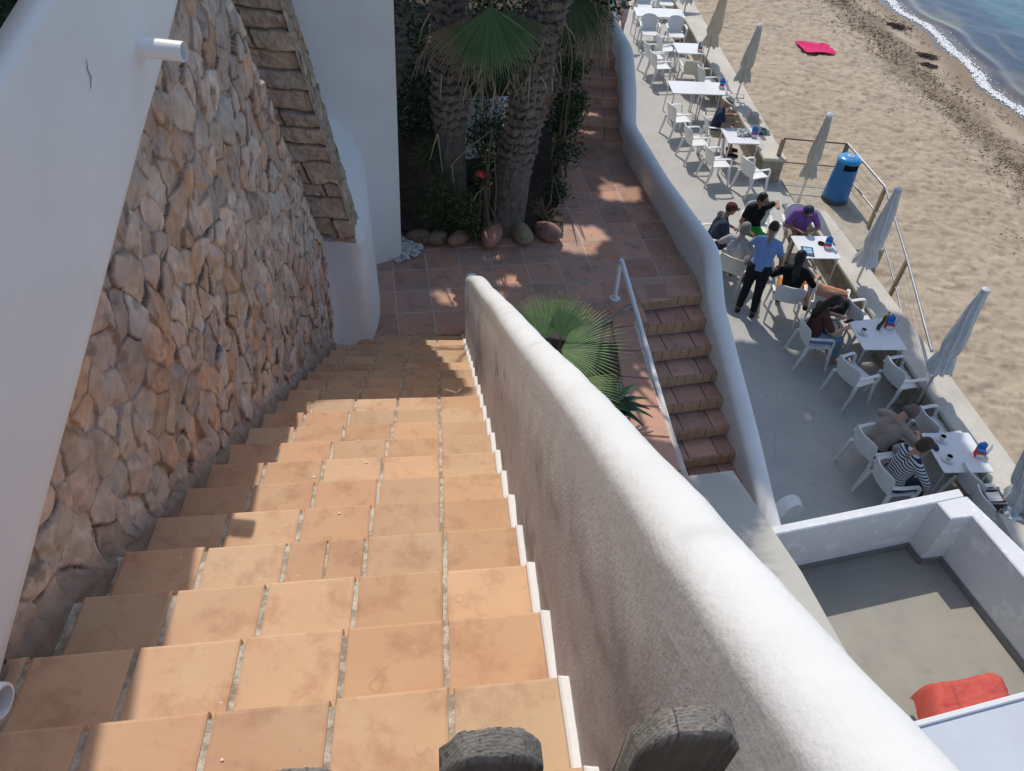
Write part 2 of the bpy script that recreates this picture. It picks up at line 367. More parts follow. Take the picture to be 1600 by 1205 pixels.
def tile(mb, q, z, th=0.022, ch=0.005, col=None, tilt=0.0015):
    """q: 4 plan corners; tile top near z, softly rounded edges"""
    q = [np.array(p[:2], float) for p in q]; c = sum(q)/4
    def ins(d): return [p+(c-p)/np.linalg.norm(c-p)*d*1.4 for p in q]
    zz = [z+rnd.uniform(-tilt, tilt) for _ in q]; n = 4
    L0, L1, L2, L3 = q, q, ins(ch*0.4), ins(ch*1.5)
    v = [(p[0], p[1], zz[i]-th) for i, p in enumerate(L0)]+[(p[0], p[1], zz[i]-ch*1.3) for i, p in enumerate(L1)]+[(p[0], p[1], zz[i]-ch*0.4) for i, p in enumerate(L2)]+[(p[0], p[1], zz[i]) for i, p in enumerate(L3)]
    f = [(0, 3, 2, 1)]
    for k in (0, 4, 8):
        for i in range(4): j = (i+1) % 4; f.append((k+i, k+j, k+j+4, k+i+4))
    f.append((12, 13, 14, 15)); mb.add(v, f, col or tcol())
# ---- main flight: 20 nosings surveyed left and right
RI = 3.5/19
def zk(k): return 6.4-RI*k
def Rk(k): y = 0.917+0.2815*k; return np.array([0.19-0.14*(y-0.917), y])
def Lk(k): y = 0.64+0.289*k; return np.array([-1.30-0.0925*(y-0.93), y])
t = thing('staircase', 'long terracotta tiled staircase running down between the stone wall and the plastered parapet', 'staircase')
for k in range(-4, 20):
    z = zk(k); R0, L0 = Rk(k), Lk(k); R1, L1 = Rk(k-1), Lk(k-1)
    u = (L0-R0)/np.linalg.norm(L0-R0); bk = (R1-R0)
    mb = MB(); mb.m = 1
    ins = 0.018
    Rm, Lm = R0-np.array([0, 1])*ins, L0-np.array([0, 1])*ins
    ext = 0.10
    mb.prism([Rm, Lm+u*ext, L1+u*ext+bk*0.1, R1+bk*0.1], z-0.9, z-0.006)
    mb.m = 0; W = np.linalg.norm(L0-R0); s = 0.008; j = 0
    pit = 0.286 if k < 8 else 0.279
    while s < W-0.03:
        e = min(s+pit-0.013+rnd.uniform(-0.006, 0.006), W+0.01)
        off = rnd.uniform(-0.003, 0.003)
        front = lambda d: R0+u*d+np.array([0, off])
        # back edge follows the previous nosing
        bz = lambda d: R0+u*d+(R1+(L1-R1)*(d/W)-(R0+u*d))*1.06
        cut = rnd.random() < 0.05 and e-s > 0.2
        if cut:
            mth = s+(e-s)*rnd.uniform(0.4, 0.6); cc = tcol()
            tile(mb, [front(s), front(mth-0.003), bz(mth-0.003), bz(s)], z, 0.034, 0.007, cc); tile(mb, [front(mth+0.002), front(e), bz(e), bz(mth+0.002)], z, 0.034, 0.007, cc)
        else:
            tile(mb, [front(s), front(e), bz(e), bz(s)], z, 0.034, 0.007)
        s = e+0.013
    st = mb.build('step', [TC, GROUT], t)
    # white painted strip against the parapet, following each step
mb = MB()
for k in range(-4, 20):
    z = zk(k); a = Rk(k); b = Rk(k-1); o = np.array([0.032, 0])
    mb.prism([a+(-0.016, -0.012), a+o+(0.02, -0.012), b+o+(0.02, 0.012), b+(-0.014, 0.012)], z-0.3, z+0.030+rnd.uniform(-0.004, 0.004), 0.006)
mb.build('skirting', WHITE, t)
# ---- landing, and the paved ledge beside the lower flight
def clip(poly, a, b):
    """keep the part left of a->b"""
    o = []; n = len(poly); a = np.array(a, float); b = np.array(b, float); d = b-a
    side = lambda p: d[0]*(p[1]-a[1])-d[1]*(p[0]-a[0])
    for i in range(n):
        p, q = poly[i], poly[(i+1) % n]; sp, sq = side(p), side(q)
        if sp >= 0: o.append(p)
        if sp*sq < 0: o.append(p+(q-p)*(sp/(sp-sq)))
    return o
def tilepoly(mb, poly, z, th=0.02, col=None):
    if len(poly) < 3: return
    a = 0.5*abs(sum(poly[i][0]*poly[(i+1) % len(poly)][1]-poly[(i+1) % len(poly)][0]*poly[i][1] for i in range(len(poly))))
    if a < 0.003: return
    mb.prism(poly, z-th, z+rnd.uniform(-0.0012, 0.0015), 0.0025, col or tcol(0.16))
land = thing('landing', 'terracotta paved landing between the two flights of steps', 'paved landing')
struct(land)
yaw = R(12.85); gu = np.array([math.cos(yaw), math.sin(yaw)]); gv = np.array([math.sin(yaw), -math.cos(yaw)]); T_ = 0.3916
g0 = at(911.7, 277, 2.9)[:2]
mb = MB()
E19L, E19R = Lk(19), Rk(19)
pw = [(0.93, 13.2), (1.20, 11.84), (1.30, 10.75), (2.09, 7.58), (2.12, 7.33)]
for i in range(-9, 5):
    for j in range(-6, 13):
        c0 = g0+gu*T_*i+gv*T_*j; g = 0.006
        q = [c0+gu*g+gv*g, c0+gu*(T_-g)+gv*g, c0+gu*(T_-g)+gv*(T_-g), c0+gu*g+gv*(T_-g)]
        q = q[::-1] if False else q
        q = [np.array(p) for p in q][::-1]
        # right limit: prom wall ; front limit: lower flight edge y ; left flight nosing
        q = clip(q, (2.16, 7.3), (1.28, 10.9))
        if not q: continue
        cx = sum(p[0] for p in q)/len(q)
        if cx < -0.56: q = clip(q, E19R, E19L) if False else clip(q, E19L+(0, 0.01), E19R+(0, 0.01))
        elif cx > 1.26: q = clip(q, (1.20, 7.03), (2.2, 7.36))
        else: q = clip(q, (-1, 4.6), (1.7, 4.6))
        if len(q) < 3: continue
        q = clip(q, (-2.4, 4.0), (2.2, 4.0))
        if len(q) < 3: continue
        q = clip(q, (1.6, 11.02), (-4, 10.1))
        if len(q) < 3: continue
        # planter hole right of the parapet
        cc = sum(q)/len(q)
        if 0.05 < cc[0] < 1.12 and cc[1] < 6.25: continue
        tilepoly(mb, q, 2.9)
mb.build('floor_tiles', TC2, land)
mb = MB()
mb.prism([(-2.6, 6.0), (-1.75, 6.13), (-0.56, 6.28), (-0.56, 4.2), (1.72, 4.2), (1.265, 7.10), (2.2, 7.42), (1.35, 10.9), (1.2, 14), (-5, 14), (-5, 7)], 0.4, 2.8965)
mb.build('mortar_bed', GROUT2, land)
# ---- lower flight (12 steps down to the promenade)
lf = thing('lower_staircase', 'short flight of tiled steps with pale brick noses going down beside the curved wall', 'staircase')
NOSE = mat('nose_brick', (0.46, 0.28, 0.17), (0.38, 0.235, 0.15), ns=9, rough=0.85, bump=0.8, bs=30, attr=True)
def LR(k): return np.array([2.098+0.073*k, 7.332-0.2495*k])
def LL(k): return LR(k)+np.array([-1.20, -0.34])
for k in range(0, 17):
    z = 2.9-0.17*k; a, b = LL(k), LR(k)+(0.15, 0.05); a1, b1 = LL(k-1), LR(k-1)+(0.15, 0.05)
    if k == 0: a1, b1 = a+(0, 0.25), b+(0, 0.25)
    if z < 0.05: break
    mb = MB(); mb.m = 2; mb.prism([a+(0, 0.02), b+(0, 0.02), b1+(0, 0.1), a1+(0, 0.1)], z-1.2 if z > 1.3 else -0.2, z-0.025)
    mb.m = 0; n = 4 if k else 5
    for i in range(n):
        e0, e1 = i/n+0.004, (i+1)/n-0.004
        P = lambda s_, A, B: A+(B-A)*s_
        tilepoly(mb, [P(e0, a, b)+(0, 0.005), P(e1, a, b)+(0, 0.005), P(e1, a1, b1)+(0, 0.02), P(e0, a1, b1)+(0, 0.02)], z, 0.02)
    mb.m = 1; nb = 13
    for i in range(nb):
        e0, e1 = i/nb+0.002, (i+1)/nb-0.002; o = rnd.uniform(-0.004, 0.004)
        zt = z-0.004+rnd.uniform(-0.002, 0.002)-0.0
        mb.prism([P(e0, a, b)+(0, -0.022+o), P(e1, a, b)+(0, -0.022+o), P(e1, a, b)+(0, 0.006), P(e0, a, b)+(0, 0.006)], zt-0.125, zt, 0.004, tcol(0.08))
    mb.build('step', [TC2, NOSE, GROUT2], lf)
# ledge that hides the left ends of the lower flight
lg = thing('planter_ledge', 'terracotta topped ledge between the fan plant and the lower steps', 'ledge')
LE = [(1.235, 7.04), (1.39, 5.80), (1.60, 4.6), (1.78, 3.6)]; LW = [(1.02, 6.94), (1.10, 5.80), (1.22, 4.6), (1.36, 3.6)]
mb = MB()
for i in range(3):
    for f0, f1 in ((0.0, 0.33), (0.33, 0.66), (0.66, 1.0)):
        A = np.array(LE[i]); B = np.array(LE[i+1]); C = np.array(LW[i]); D = np.array(LW[i+1])
        q = [C+(D-C)*(f1-0.012), A+(B-A)*(f1-0.012), A+(B-A)*(f0+0.012), C+(D-C)*(f0+0.012)]
        tilepoly(mb, q, 2.925, 0.024)
mb.build('top_tiles', TC2, lg)
mb = MB(); mb.prism(LE+LW[::-1], 0.0, 2.9025); mb.build('ledge_wall', WHITE, lg)
# planter soil
SOIL = mat('garden_soil', (0.10, 0.07, 0.05), (0.055, 0.04, 0.03), ns=9, rough=1.0, bump=2.5, bs=30)
X, Y = np.meshgrid(np.linspace(-0.15, 1.08, 30), np.linspace(3.6, 6.3, 50), indexing='ij')
struct(npgrid('planter_soil', X, Y, 2.905+0.05*fbm(X*4, Y*4, 3, 5), SOIL))
X, Y = np.meshgrid(np.linspace(-6.5, 1.25, 130), np.linspace(8.02, 24, 220), indexing='ij')
Xr = X+0.0*Y; keepm = (Y > 8.02+0.16*(X+1.4)) & (X < 0.44-0.09*np.clip(Y-8.3, 0, 4))
struct(npgrid('garden_soil', Xr, Y, 2.93+0.10*fbm(X*3, Y*3, 4, 5)+0.05*np.clip(Y-8.4, 0, 3), SOIL, keep=keepm))
# ---- curb of mortar running across the landing to the planter
mb = MB(); pts = [at(996, 472, 2.93), at(962, 493, 2.93), at(935, 512, 2.93), at(905, 536, 2.93), at(880, 552, 2.92), at(850, 575, 2.9)]
mb.tube(pts, [0.022, 0.03, 0.036, 0.045, 0.04, 0.03], 8); 
tag(mb.build('driftwood_branch', mat('rough_mortar', (0.36, 0.30, 0.24), (0.2, 0.16, 0.13), ns=14, bump=2.0, bs=40), smooth=70), 'thin rough grey branch lying across the landing towards the fan plant', 'branch')
# ---- smooth walls with rounded tops
def roundwall(name, path, top, bot, th, m, label, side=1, nose=0.045, nx=14, amp=0.003, fs=9.0, ends=True, coping=None):
    """path: inner foot line (x,y); th thickness to the right; rounded top"""
    P = np.array(path, float); seg = np.r_[0, np.cumsum(np.linalg.norm(np.diff(P, axis=0), axis=1))]
    n = max(2, int(seg[-1]/0.035)); s = np.linspace(0, seg[-1], n)
    x = np.interp(s, seg, P[:, 0]); y = np.interp(s, seg, P[:, 1]); zt = np.interp(s, seg, np.array(top)); zb = np.interp(s, seg, np.array(bot))
    tt = np.interp(s, seg, np.array(th) if hasattr(th, '__len__') else np.full(len(P), th))
    k = 9; ker = np.hanning(k+2)[1:-1]; ker /= ker.sum()
    sm = lambda q: np.convolve(np.pad(q, k//2, mode='edge'), ker, 'valid')
    for _ in range(2): x, y, zt = sm(x), sm(y), sm(zt)
    tx, ty = np.gradient(x), np.gradient(y); l = np.hypot(tx, ty); tx /= l; ty /= l; nxx, nyy = ty*side, -tx*side
    prof = []                                    # (across 0..1, height below top)
    for h in np.linspace(1, 0, 24)**1.4: prof.append((0.0, h, 0))
    prof = [(0.0, h, 0) for h in np.linspace(1.0, 0.0, 34)]
    rows = []
    r_ = 0.5
    arc = [(0.5-0.5*math.cos(a)*1.0, math.sin(a)) for a in np.linspace(0, math.pi, 17)]
    cols = []
    for i in range(n):
        T = tt[i]; rr = T*0.48; H = zt[i]-rr-zb[i]
        row = [(x[i], y[i], zb[i]+H*h) for h in np.linspace(0, 1, 26)]
        for a in np.linspace(0, math.pi, 17)[1:]:
            u = (0.5-0.5*math.copysign(abs(math.cos(a))**0.92, math.cos(a)))*T; v = rr*math.sin(a)**0.95*(1.0 if a > 1.57 else 1.0)
            row.append((x[i]+nxx[i]*u, y[i]+nyy[i]*u, zb[i]+H+v))
        row += [(x[i]+nxx[i]*T, y[i]+nyy[i]*T, zb[i]+H*h) for h in np.linspace(1, 0, 12)[1:]]
        rows.append(row)
    G = np.array(rows)
    if ends:                                     # rounded end caps
        def cap(G0, sgn):
            out = []; c = G0.mean(axis=0)
            cen = (G0[0]+G0[-1])/2
            for f, o in ((0.96, 0.02), (0.8, 0.05), (0.45, 0.075), (0.0, 0.08)):
                q = G0.copy(); mid = np.stack([np.full(len(G0), cen[0]), np.full(len(G0), cen[1])], -1)
                q[:, :2] = mid+(q[:, :2]-mid)*f; q[:, 0] += sgn[0]*o; q[:, 1] += sgn[1]*o
                hh = G0[:, 2]; q[:, 2] = hh-(1-f)*0.08*sst(hh.max()-0.3, hh.max(), hh); out.append(q)
            return out
        e = cap(G[-1], (tx[-1], ty[-1])); G = np.concatenate([G, np.array(e)], 0)
        e = cap(G[0], (-tx[0], -ty[0])); G = np.concatenate([np.array(e[::-1]), G], 0)
    arc_ = G[:, :, 2]*1.0; q = G[:, :, 0]*1.3+G[:, :, 1]
    d = amp*(fbm(q*fs*0.25, arc_*fs*0.3, 3, 8)-0.5)*2+amp*0.35*(fbm(q*fs, arc_*fs+G[:, :, 0]*fs, 3, 18)-0.5)*2
    nrm = np.cross(np.gradient(G, axis=0), np.gradient(G, axis=1)); nrm /= (np.linalg.norm(nrm, axis=2, keepdims=True)+1e-9)
    G2 = G-nrm*d[..., None]*side
    return G2
RP = mat('rough_plaster', (0.74, 0.71, 0.68), (0.62, 0.57, 0.55), ns=3.5, rough=0.95, bump=2.2, bs=75, c3=(0.50, 0.46, 0.45), ns3=26, lo3=0.60, hi3=0.74)
WCOPE = mat('white_limewash', (0.80, 0.80, 0.79), (0.75, 0.75, 0.73), ns=3, rough=0.8, bump=0.6, bs=26)
# parapet: its inner foot line follows the right ends of the steps
ks = np.linspace(-4, 19.3, 40); path = [Rk(k)+(0.01, 0) for k in ks]
top = [zk(k)+0.845-0.025*max(0, min(1, (3-k)/5))-0.05*float(sst(15, 19.5, k))+0.006*math.sin(k*0.9) for k in ks]; bot = [zk(k)-0.5 for k in ks]
G = roundwall('parapet', path, top, bot, 0.130, RP, '', 1)
pp = thing('parapet', 'thick white parapet with rounded top and rough plaster face beside the long staircase', 'parapet wall')
J = 23
GA = G; Pn = GA[:, :, 1]*1.0+GA[:, :, 0]*0.7
nr = np.cross(np.gradient(GA, axis=0), np.gradient(GA, axis=1)); nr /= (np.linalg.norm(nr, axis=2, keepdims=True)+1e-9)
und = 0.013*(fbm(Pn*3.1, GA[:, :, 2]*3.1+GA[:, :, 0]*4, 3, 101)-0.5)+0.003*(fbm(Pn*16, GA[:, :, 2]*16+GA[:, :, 0]*20, 3, 102)-0.5)
G = GA+nr*und[..., None]
A = G[:, :J+1]; B = G[:, J:]
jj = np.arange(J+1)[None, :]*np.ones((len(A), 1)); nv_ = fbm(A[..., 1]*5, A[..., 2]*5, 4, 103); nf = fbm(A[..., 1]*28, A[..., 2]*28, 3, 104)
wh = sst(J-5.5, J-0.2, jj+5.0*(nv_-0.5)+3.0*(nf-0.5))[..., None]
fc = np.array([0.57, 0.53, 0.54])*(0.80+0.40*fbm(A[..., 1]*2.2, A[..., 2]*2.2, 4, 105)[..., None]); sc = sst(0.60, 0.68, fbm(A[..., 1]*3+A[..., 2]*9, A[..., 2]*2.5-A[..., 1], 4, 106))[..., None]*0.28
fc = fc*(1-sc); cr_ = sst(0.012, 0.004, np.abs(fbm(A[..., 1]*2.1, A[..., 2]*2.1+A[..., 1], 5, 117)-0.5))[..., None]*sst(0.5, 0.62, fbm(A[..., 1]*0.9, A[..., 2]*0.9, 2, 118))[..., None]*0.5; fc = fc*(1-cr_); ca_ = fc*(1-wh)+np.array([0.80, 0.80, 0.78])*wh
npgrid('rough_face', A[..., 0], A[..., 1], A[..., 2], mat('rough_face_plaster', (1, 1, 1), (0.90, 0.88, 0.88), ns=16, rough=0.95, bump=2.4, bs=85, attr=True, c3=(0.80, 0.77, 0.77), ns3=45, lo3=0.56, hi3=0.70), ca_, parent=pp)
cb = np.ones(B.shape)*np.array([0.80, 0.80, 0.78])*(0.93+0.10*fbm(B[..., 1]*2, B[..., 0]*3+B[..., 2]*2, 4, 107)[..., None])
stn = sst(0.70, 0.78, fbm(B[..., 1]*6, B[..., 0]*6+B[..., 2]*6, 4, 108))[..., None]*0.12; cb = cb*(1-stn)
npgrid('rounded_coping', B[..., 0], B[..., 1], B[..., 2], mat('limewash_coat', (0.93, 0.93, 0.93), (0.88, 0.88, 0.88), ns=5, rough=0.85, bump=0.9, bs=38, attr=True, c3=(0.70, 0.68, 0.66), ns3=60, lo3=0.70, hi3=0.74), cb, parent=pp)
# curved wall beside the promenade
cpath = [(0.90, 13.6), (0.972, 12.78), (1.19, 11.84), (1.26, 11.2), (1.285, 10.85), (1.65, 9.33), (1.92, 8.29), (2.07, 7.70), (2.10, 7.45), (2.16, 7.13), (2.24, 6.83), (2.42, 6.25), (2.56, 5.77), (2.70, 5.28), (3.05, 4.2)]
ctop = [4.25, 4.05, 3.98, 3.62, 3.28, 3.26, 3.31, 3.34, 3.22, 2.93, 2.80, 2.44, 2.16, 1.85, 1.2]
G = roundwall('w', cpath, ctop, [-0.1]*len(cpath), 0.215, WHITE, '', -1, ends=False)
cw = thing('curved_wall', 'curving whitewashed wall with rounded top between the landing and the promenade', 'wall')
npgrid('wall_body', G[..., 0], G[..., 1], G[..., 2], WCOPE, parent=cw)
# ================================================================ LEFT SIDE: natural stone wall
def voronoi(U, V, cu, cv, seed, jit=0.40):
    """irregular angular cells; returns F1, F2, cell id, offset from cell centre"""
    u = U/cu; v = V/cv; iu = np.floor(u); iv = np.floor(v)
    F1 = np.full(u.shape, 9.0); F2 = np.full(u.shape, 9.0); ID = np.zeros(u.shape, int); DX = np.zeros(u.shape); DY = np.zeros(u.shape)
    for a in range(-2, 3):
        for b in range(-2, 3):
            cx, cy = iu+a, iv+b
            r1 = _h(cx, cy, seed); r2 = _h(cx, cy, seed+1); r3 = _h(cx, cy, seed+2)
            dx = (u-cx-0.5-(r1-0.5)*2*jit); dy = (v-cy-0.5-(r2-0.5)*2*jit)
            d = np.sqrt(dx*dx+dy*dy+0.35*dx*dy)-0.30*(r3-0.5)
            nid = (cx*7919+cy*104729).astype(np.int64); new = d < F1
            F2 = np.where(new, F1, np.minimum(F2, d)); ID = np.where(new, nid, ID); DX = np.where(new, dx*cu, DX); DY = np.where(new, dy*cv, DY); F1 = np.where(new, d, F1)
    return F1, F2, ID, DX, DY
def idr(ID, s): return _h(ID, ID//7, s)
def stones(U, V, cu, cv, seed, depth=0.05, tilt=0.28, joint=0.10, warm=1.0):
    wu = U+0.016*(fbm(U*9, V*9, 4, seed+50)-0.5)*2; wv = V+0.016*(fbm(U*9+9, V*9, 4, seed+60)-0.5)*2
    F1, F2, ID, DX, DY = voronoi(wu, wv, cu, cv, seed)
    e = (F2-F1)*0.5*(cu+cv)/2                     # metres to the joint
    a, b, c = idr(ID, 1), idr(ID, 2), idr(ID, 3)
    up = sst(0.0, 0.006, e)
    # broken face: the lowest of a few random planes
    h = (b-0.5)*0.34*DX+(c-0.5)*0.34*DY
    for k in range(3):
        an = 6.283*idr(ID, 20+k); sl_ = 0.25+0.7*idr(ID, 30+k); of = 0.018+0.055*idr(ID, 40+k)
        h = h-np.maximum(0, (DX*np.cos(an)+DY*np.sin(an))-of)*sl_
    h = np.clip(h, -0.03, 0.03)
    rough_ = 0.007*(fbm(U*20, V*20, 5, seed+3)-0.5)*2+0.005*np.abs(fbm(U*13+a*9, V*13, 4, seed+4)-0.5)*2+0.0025*(fbm(U*60, V*60, 2, seed+6)-0.5)*2
    dj = 0.4+0.6*sst(0.42, 0.6, fbm(U*6, V*6, 3, seed+95)); H = depth*(1-0.62*dj*(1-up))-0.02+(h+(a-0.5)*0.026)*(0.4+0.6*up)+rough_
    pal = np.array([[0.72, 0.56, 0.46], [0.74, 0.59, 0.48], [0.60, 0.48, 0.41], [0.74, 0.50, 0.36], [0.64, 0.50, 0.43], [0.60, 0.53, 0.48], [0.72, 0.61, 0.52], [0.68, 0.55, 0.46]])
    k = (idr(ID, 9)*7.999).astype(int); C = pal[k]
    C = C*(0.82+0.36*idr(ID, 77))[..., None]; n1 = fbm(U*5, V*5, 4, seed+70)[..., None]; n2 = fbm(U*26, V*26, 4, seed+80)[..., None]; n3 = fbm(U*3.4+4, V*3.4, 4, seed+90)
    rust = (sst(0.58, 0.74, n3)*0.55*warm)[..., None]; C = C*(1-rust)+np.array([0.66, 0.37, 0.18])*rust
    C = C*(0.66+0.55*n2)*(0.80+0.40*n1)
    deep = 0.35+0.65*sst(0.42, 0.6, fbm(U*6, V*6, 3, seed+95))
    gap = ((1-sst(0.0, 0.006, e))*(0.55+0.45*deep))[..., None]; gc = np.array([0.30, 0.235, 0.185])*(1-deep[..., None])+np.array([0.07, 0.055, 0.045])*deep[..., None]
    C = C*(1-gap)+gc*gap
    spot = sst(0.66, 0.73, fbm(U*17+3, V*17, 4, seed+99))[..., None]*0.45; C = C*(1-spot)+np.array([0.17, 0.13, 0.10])*spot
    return H, C
SM = mat('natural_stone', (1.0, 0.97, 0.94), (0.86, 0.85, 0.84), ns=18, rough=0.92, bump=1.4, bs=110, attr=True)
WX = lambda y: -1.30-0.0925*(y-0.93)
wl = math.hypot(1, 0.0925); wn = np.array([1, 0.0925])/wl
us = np.arange(-0.9, 6.0, 0.0075); vs_ = np.arange(2.7, 7.3, 0.0075)
U, V = np.meshgrid(us, vs_, indexing='ij')
zst = 6.4-RI*((U-0.64)/0.289)                     # stair level along the wall
ztop = 7.124+0.345*(U-3.315)-0.02; ztop = np.where(U > 3.35, np.minimum(ztop, 7.15-0.25*(U-3.35)), ztop)
H, C = stones(U, V, 0.135, 0.175, 11, depth=0.034)
H = np.minimum(H, 0.045+0.10*sst(0.0, 0.35, ztop-V)); H = np.where(V > ztop-0.12, np.minimum(H, 0.045), H)
# mortar foot against the steps
foot_ = sst(0.05, 0.00, V-zst+0.16*(fbm(U*6, V*6, 3, 6)-0.5))
H = H*(1-foot_)+foot_*(0.012+0.05*sst(0.10, -0.02, V-zst)+0.02*(fbm(U*12, V*12, 4, 7)-0.5)); mc = np.array([0.27, 0.225, 0.185])
mf = (sst(0.08, 0.0, V-zst+0.09*(fbm(U*6, V*6, 3, 6)-0.5))*0.85)[..., None]; C = C*(1-mf)+mc*mf*(0.7+0.6*fbm(U*30, V*30, 3, 61)[..., None])
ye = 5.50-0.576*(V-4.45)
keepw = (V > zst-0.5) & (V < ztop+0.10) & (U < np.minimum(ye+0.12, 5.75))
H = H*0.62; PX = WX(U)-0.030+H*wn[0]; PY = U+H*wn[1]
sw_ = thing('stone_wall', 'rough natural stone wall beside the long tiled staircase', 'stone wall')
npgrid('stone_face', PX, PY, V, SM, C, keepw, parent=sw_, smooth=False)
mb = MB(); y0, y1 = -0.9, 5.6
cp_ = [(y0, 4.9), (5.2, 2.6), (5.40, 4.4), (4.02, 6.80), (3.3, 7.02), (y0, 5.6)]
mb.add([(WX(a)-o_, a, b) for o_ in (0.13, 0.5) for a, b in cp_], [(5, 4, 3, 2, 1, 0), (6, 7, 8, 9, 10, 11)]+[(i, (i+1) % 6, (i+1) % 6+6, i+6) for i in range(6)])
mb.build('wall_core', mat('wall_core', (0.3, 0.26, 0.22), rough=1.0), sw_)
# upper white wall standing on the stone, 3 cm proud
uw = thing('upper_wall', 'smooth white rendered wall on top of the natural stone wall, with a drain spout', 'wall')
def zb_(y): return 7.124+0.345*(y-3.315)
def zt_(y): return 7.43+0.19*(y-2.0) if y < 3.6 else 7.734+0.19*(y-3.6)
yy = np.linspace(-0.9, 3.55, 90); rows = []
for y in yy:
    b_, t_ = zb_(y)+0.006*(float(vn(y*3, 0, 3))-0.5), min(zt_(y), 7.66-0.5*max(0, y-3.3)); x = WX(y)+0.030; r_ = 0.03
    if t_ < b_+0.1: t_ = b_+0.1
    row = [(x-0.30, y, b_), (x-0.01, y, b_), (x, y, b_+0.012)]+[(x, y, b_+0.012+(t_-r_-b_-0.012)*h) for h in np.linspace(0.04, 1, 14)]
    row += [(x-r_*(1-math.cos(a)), y, t_-r_+r_*math.sin(a)) for a in np.linspace(0.3, 1.57, 4)]+[(x-0.075, y, t_), (x-0.09, y, t_-0.03), (x-0.09, y, b_-0.4)]
    rows.append(row)
G = np.array(rows); G[..., 0] += 0.004*(fbm(G[..., 1]*2.5, G[..., 2]*2.5, 3, 5)-0.5)
npgrid('wall_body', G[..., 0], G[..., 1], G[..., 2], mat('smooth_render', (0.86, 0.855, 0.845), (0.81, 0.80, 0.79), ns=1.6, rough=0.75, bump=0.15, bs=30, c3=(0.62, 0.58, 0.50), ns3=3.5, lo3=0.66, hi3=0.9), parent=uw)
for (px, py, zz, ln, lb) in ((236, 106, 0, 0.16, 'short white plastic drain spout poking from the upper white wall'),):
    mb = MB(); y = 2.80; z = 7.135; x = WX(y)+0.03
    prof = [(0.032, -0.02), (0.036, -0.02), (0.036, ln-0.004), (0.0345, ln), (0.031, ln), (0.030, ln-0.02), (0.030, 0.0)]
    seg = 24; vv = []; ff = []
    for r, l in prof:
        for k in range(seg): th = 2*math.pi*k/seg; vv.append((x+l*0.995, y-l*0.02+r*math.cos(th), z+r*math.sin(th)-l*0.02))
    for i in range(len(prof)-1):
        for k in range(seg): k2 = (k+1) % seg; ff.append((i*seg+k, i*seg+k2, (i+1)*seg+k2, (i+1)*seg+k))
    mb.add(vv, ff); mb.build('drain_spout', mat('white_pvc', (0.85, 0.85, 0.84), rough=0.35, spec=0.5), uw, 50)
mb = MB(); xs_ = WX(2.35)+0.034
mb.tube([(xs_, 2.36, 7.27), (xs_+0.001, 2.345, 7.24), (xs_+0.001, 2.35, 7.215), (xs_, 2.33, 7.185)], [0.0006, 0.0013, 0.0016, 0.0006], 6)
mb.build('scratch', mat('dark_scratch', (0.08, 0.07, 0.08), rough=0.9), uw)
mb = MB(); y = 0.70; z = 6.50; x = -1.317; vv = []; ff = []
for r, l in [(0.036, -0.1), (0.041, -0.1), (0.041, 0.226), (0.039, 0.23), (0.034, 0.23), (0.033, 0.1)]:
    for k in range(24): th = 2*math.pi*k/24; vv.append((x+l, y+r*math.cos(th), z+r*math.sin(th)))
for i in range(5):
    for k in range(24): k2 = (k+1) % 24; ff.append((i*24+k, i*24+k2, (i+1)*24+k2, (i+1)*24+k))
mb.add(vv, ff); tag(mb.build('drain_spout', [MATS['white_pvc']], None, 50), 'white plastic pipe end poking in at the lower left over the shaded steps', 'drain pipe')
# leaning stone buttress over a white plaster base
bt = thing('buttress', 'leaning buttress of stacked flat stones standing on a white plaster base', 'buttress')
def bxl(s): return -1.91-0.218*(s-4.14)      # left and right edges of the front face at height s
def bxr(s): return -1.512-0.176*(s-3.97)
def byf(x): return 6.02+0.22*(x+1.7)
ss = np.arange(3.96, 7.9, 0.009); tt = np.linspace(-0.45, 1.0, 76)
Sg, Tg = np.meshgrid(ss, tt, indexing='ij'); Wd = bxr(Sg)-bxl(Sg); Tm = Tg*Wd
rows_z = [3.80]
while rows_z[-1] < 8.2: rows_z.append(rows_z[-1]+rnd.uniform(0.12, 0.25))
rz_ = np.array(rows_z); sw2 = Sg+0.03*(fbm(Tm*6, Sg*5, 3, 5)-0.5)*2+0.10*(Tm-0.2)
idx = np.clip(np.searchsorted(rz_, sw2)-1, 0, len(rz_)-2); lo_ = rz_[idx]; hi_ = rz_[idx+1]
dv_ = np.minimum(sw2-lo_, hi_-sw2)
cutp = (_h(idx, idx*3, 5) > 0.6); tcut = 0.10+0.16*_h(idx, idx*5, 6); dt_ = np.where(cutp, np.abs(Tm-tcut+0.1*(Sg-lo_)), 9)
sid = idx*2+(cutp & (Tm > tcut)); e = np.minimum(dv_, dt_)
jn = sst(0.0, 0.018, e); ra = _h(sid, sid, 8); rb = _h(sid, sid, 9)
Hh = 0.045*jn+jn*((ra-0.5)*0.06+(rb-0.5)*0.30*(sw2-(lo_+hi_)/2)+0.02*(fbm(Tm*9, Sg*14, 4, 3)-0.5)*2+0.008*(fbm(Tm*40, Sg*40, 2, 4)-0.5)*2)
bc = np.array([[0.56, 0.43, 0.33], [0.50, 0.39, 0.31], [0.58, 0.44, 0.33], [0.53, 0.40, 0.31]])[(ra*3.99).astype(int)]*1.45
bc = bc*(0.72+0.5*fbm(Tm*18, Sg*18, 4, 6)[..., None])*0.9; gp = (1-sst(0, 0.016, e))[..., None]; bc = bc*(1-0.8*gp)+np.array([0.1, 0.08, 0.065])*0.8*gp
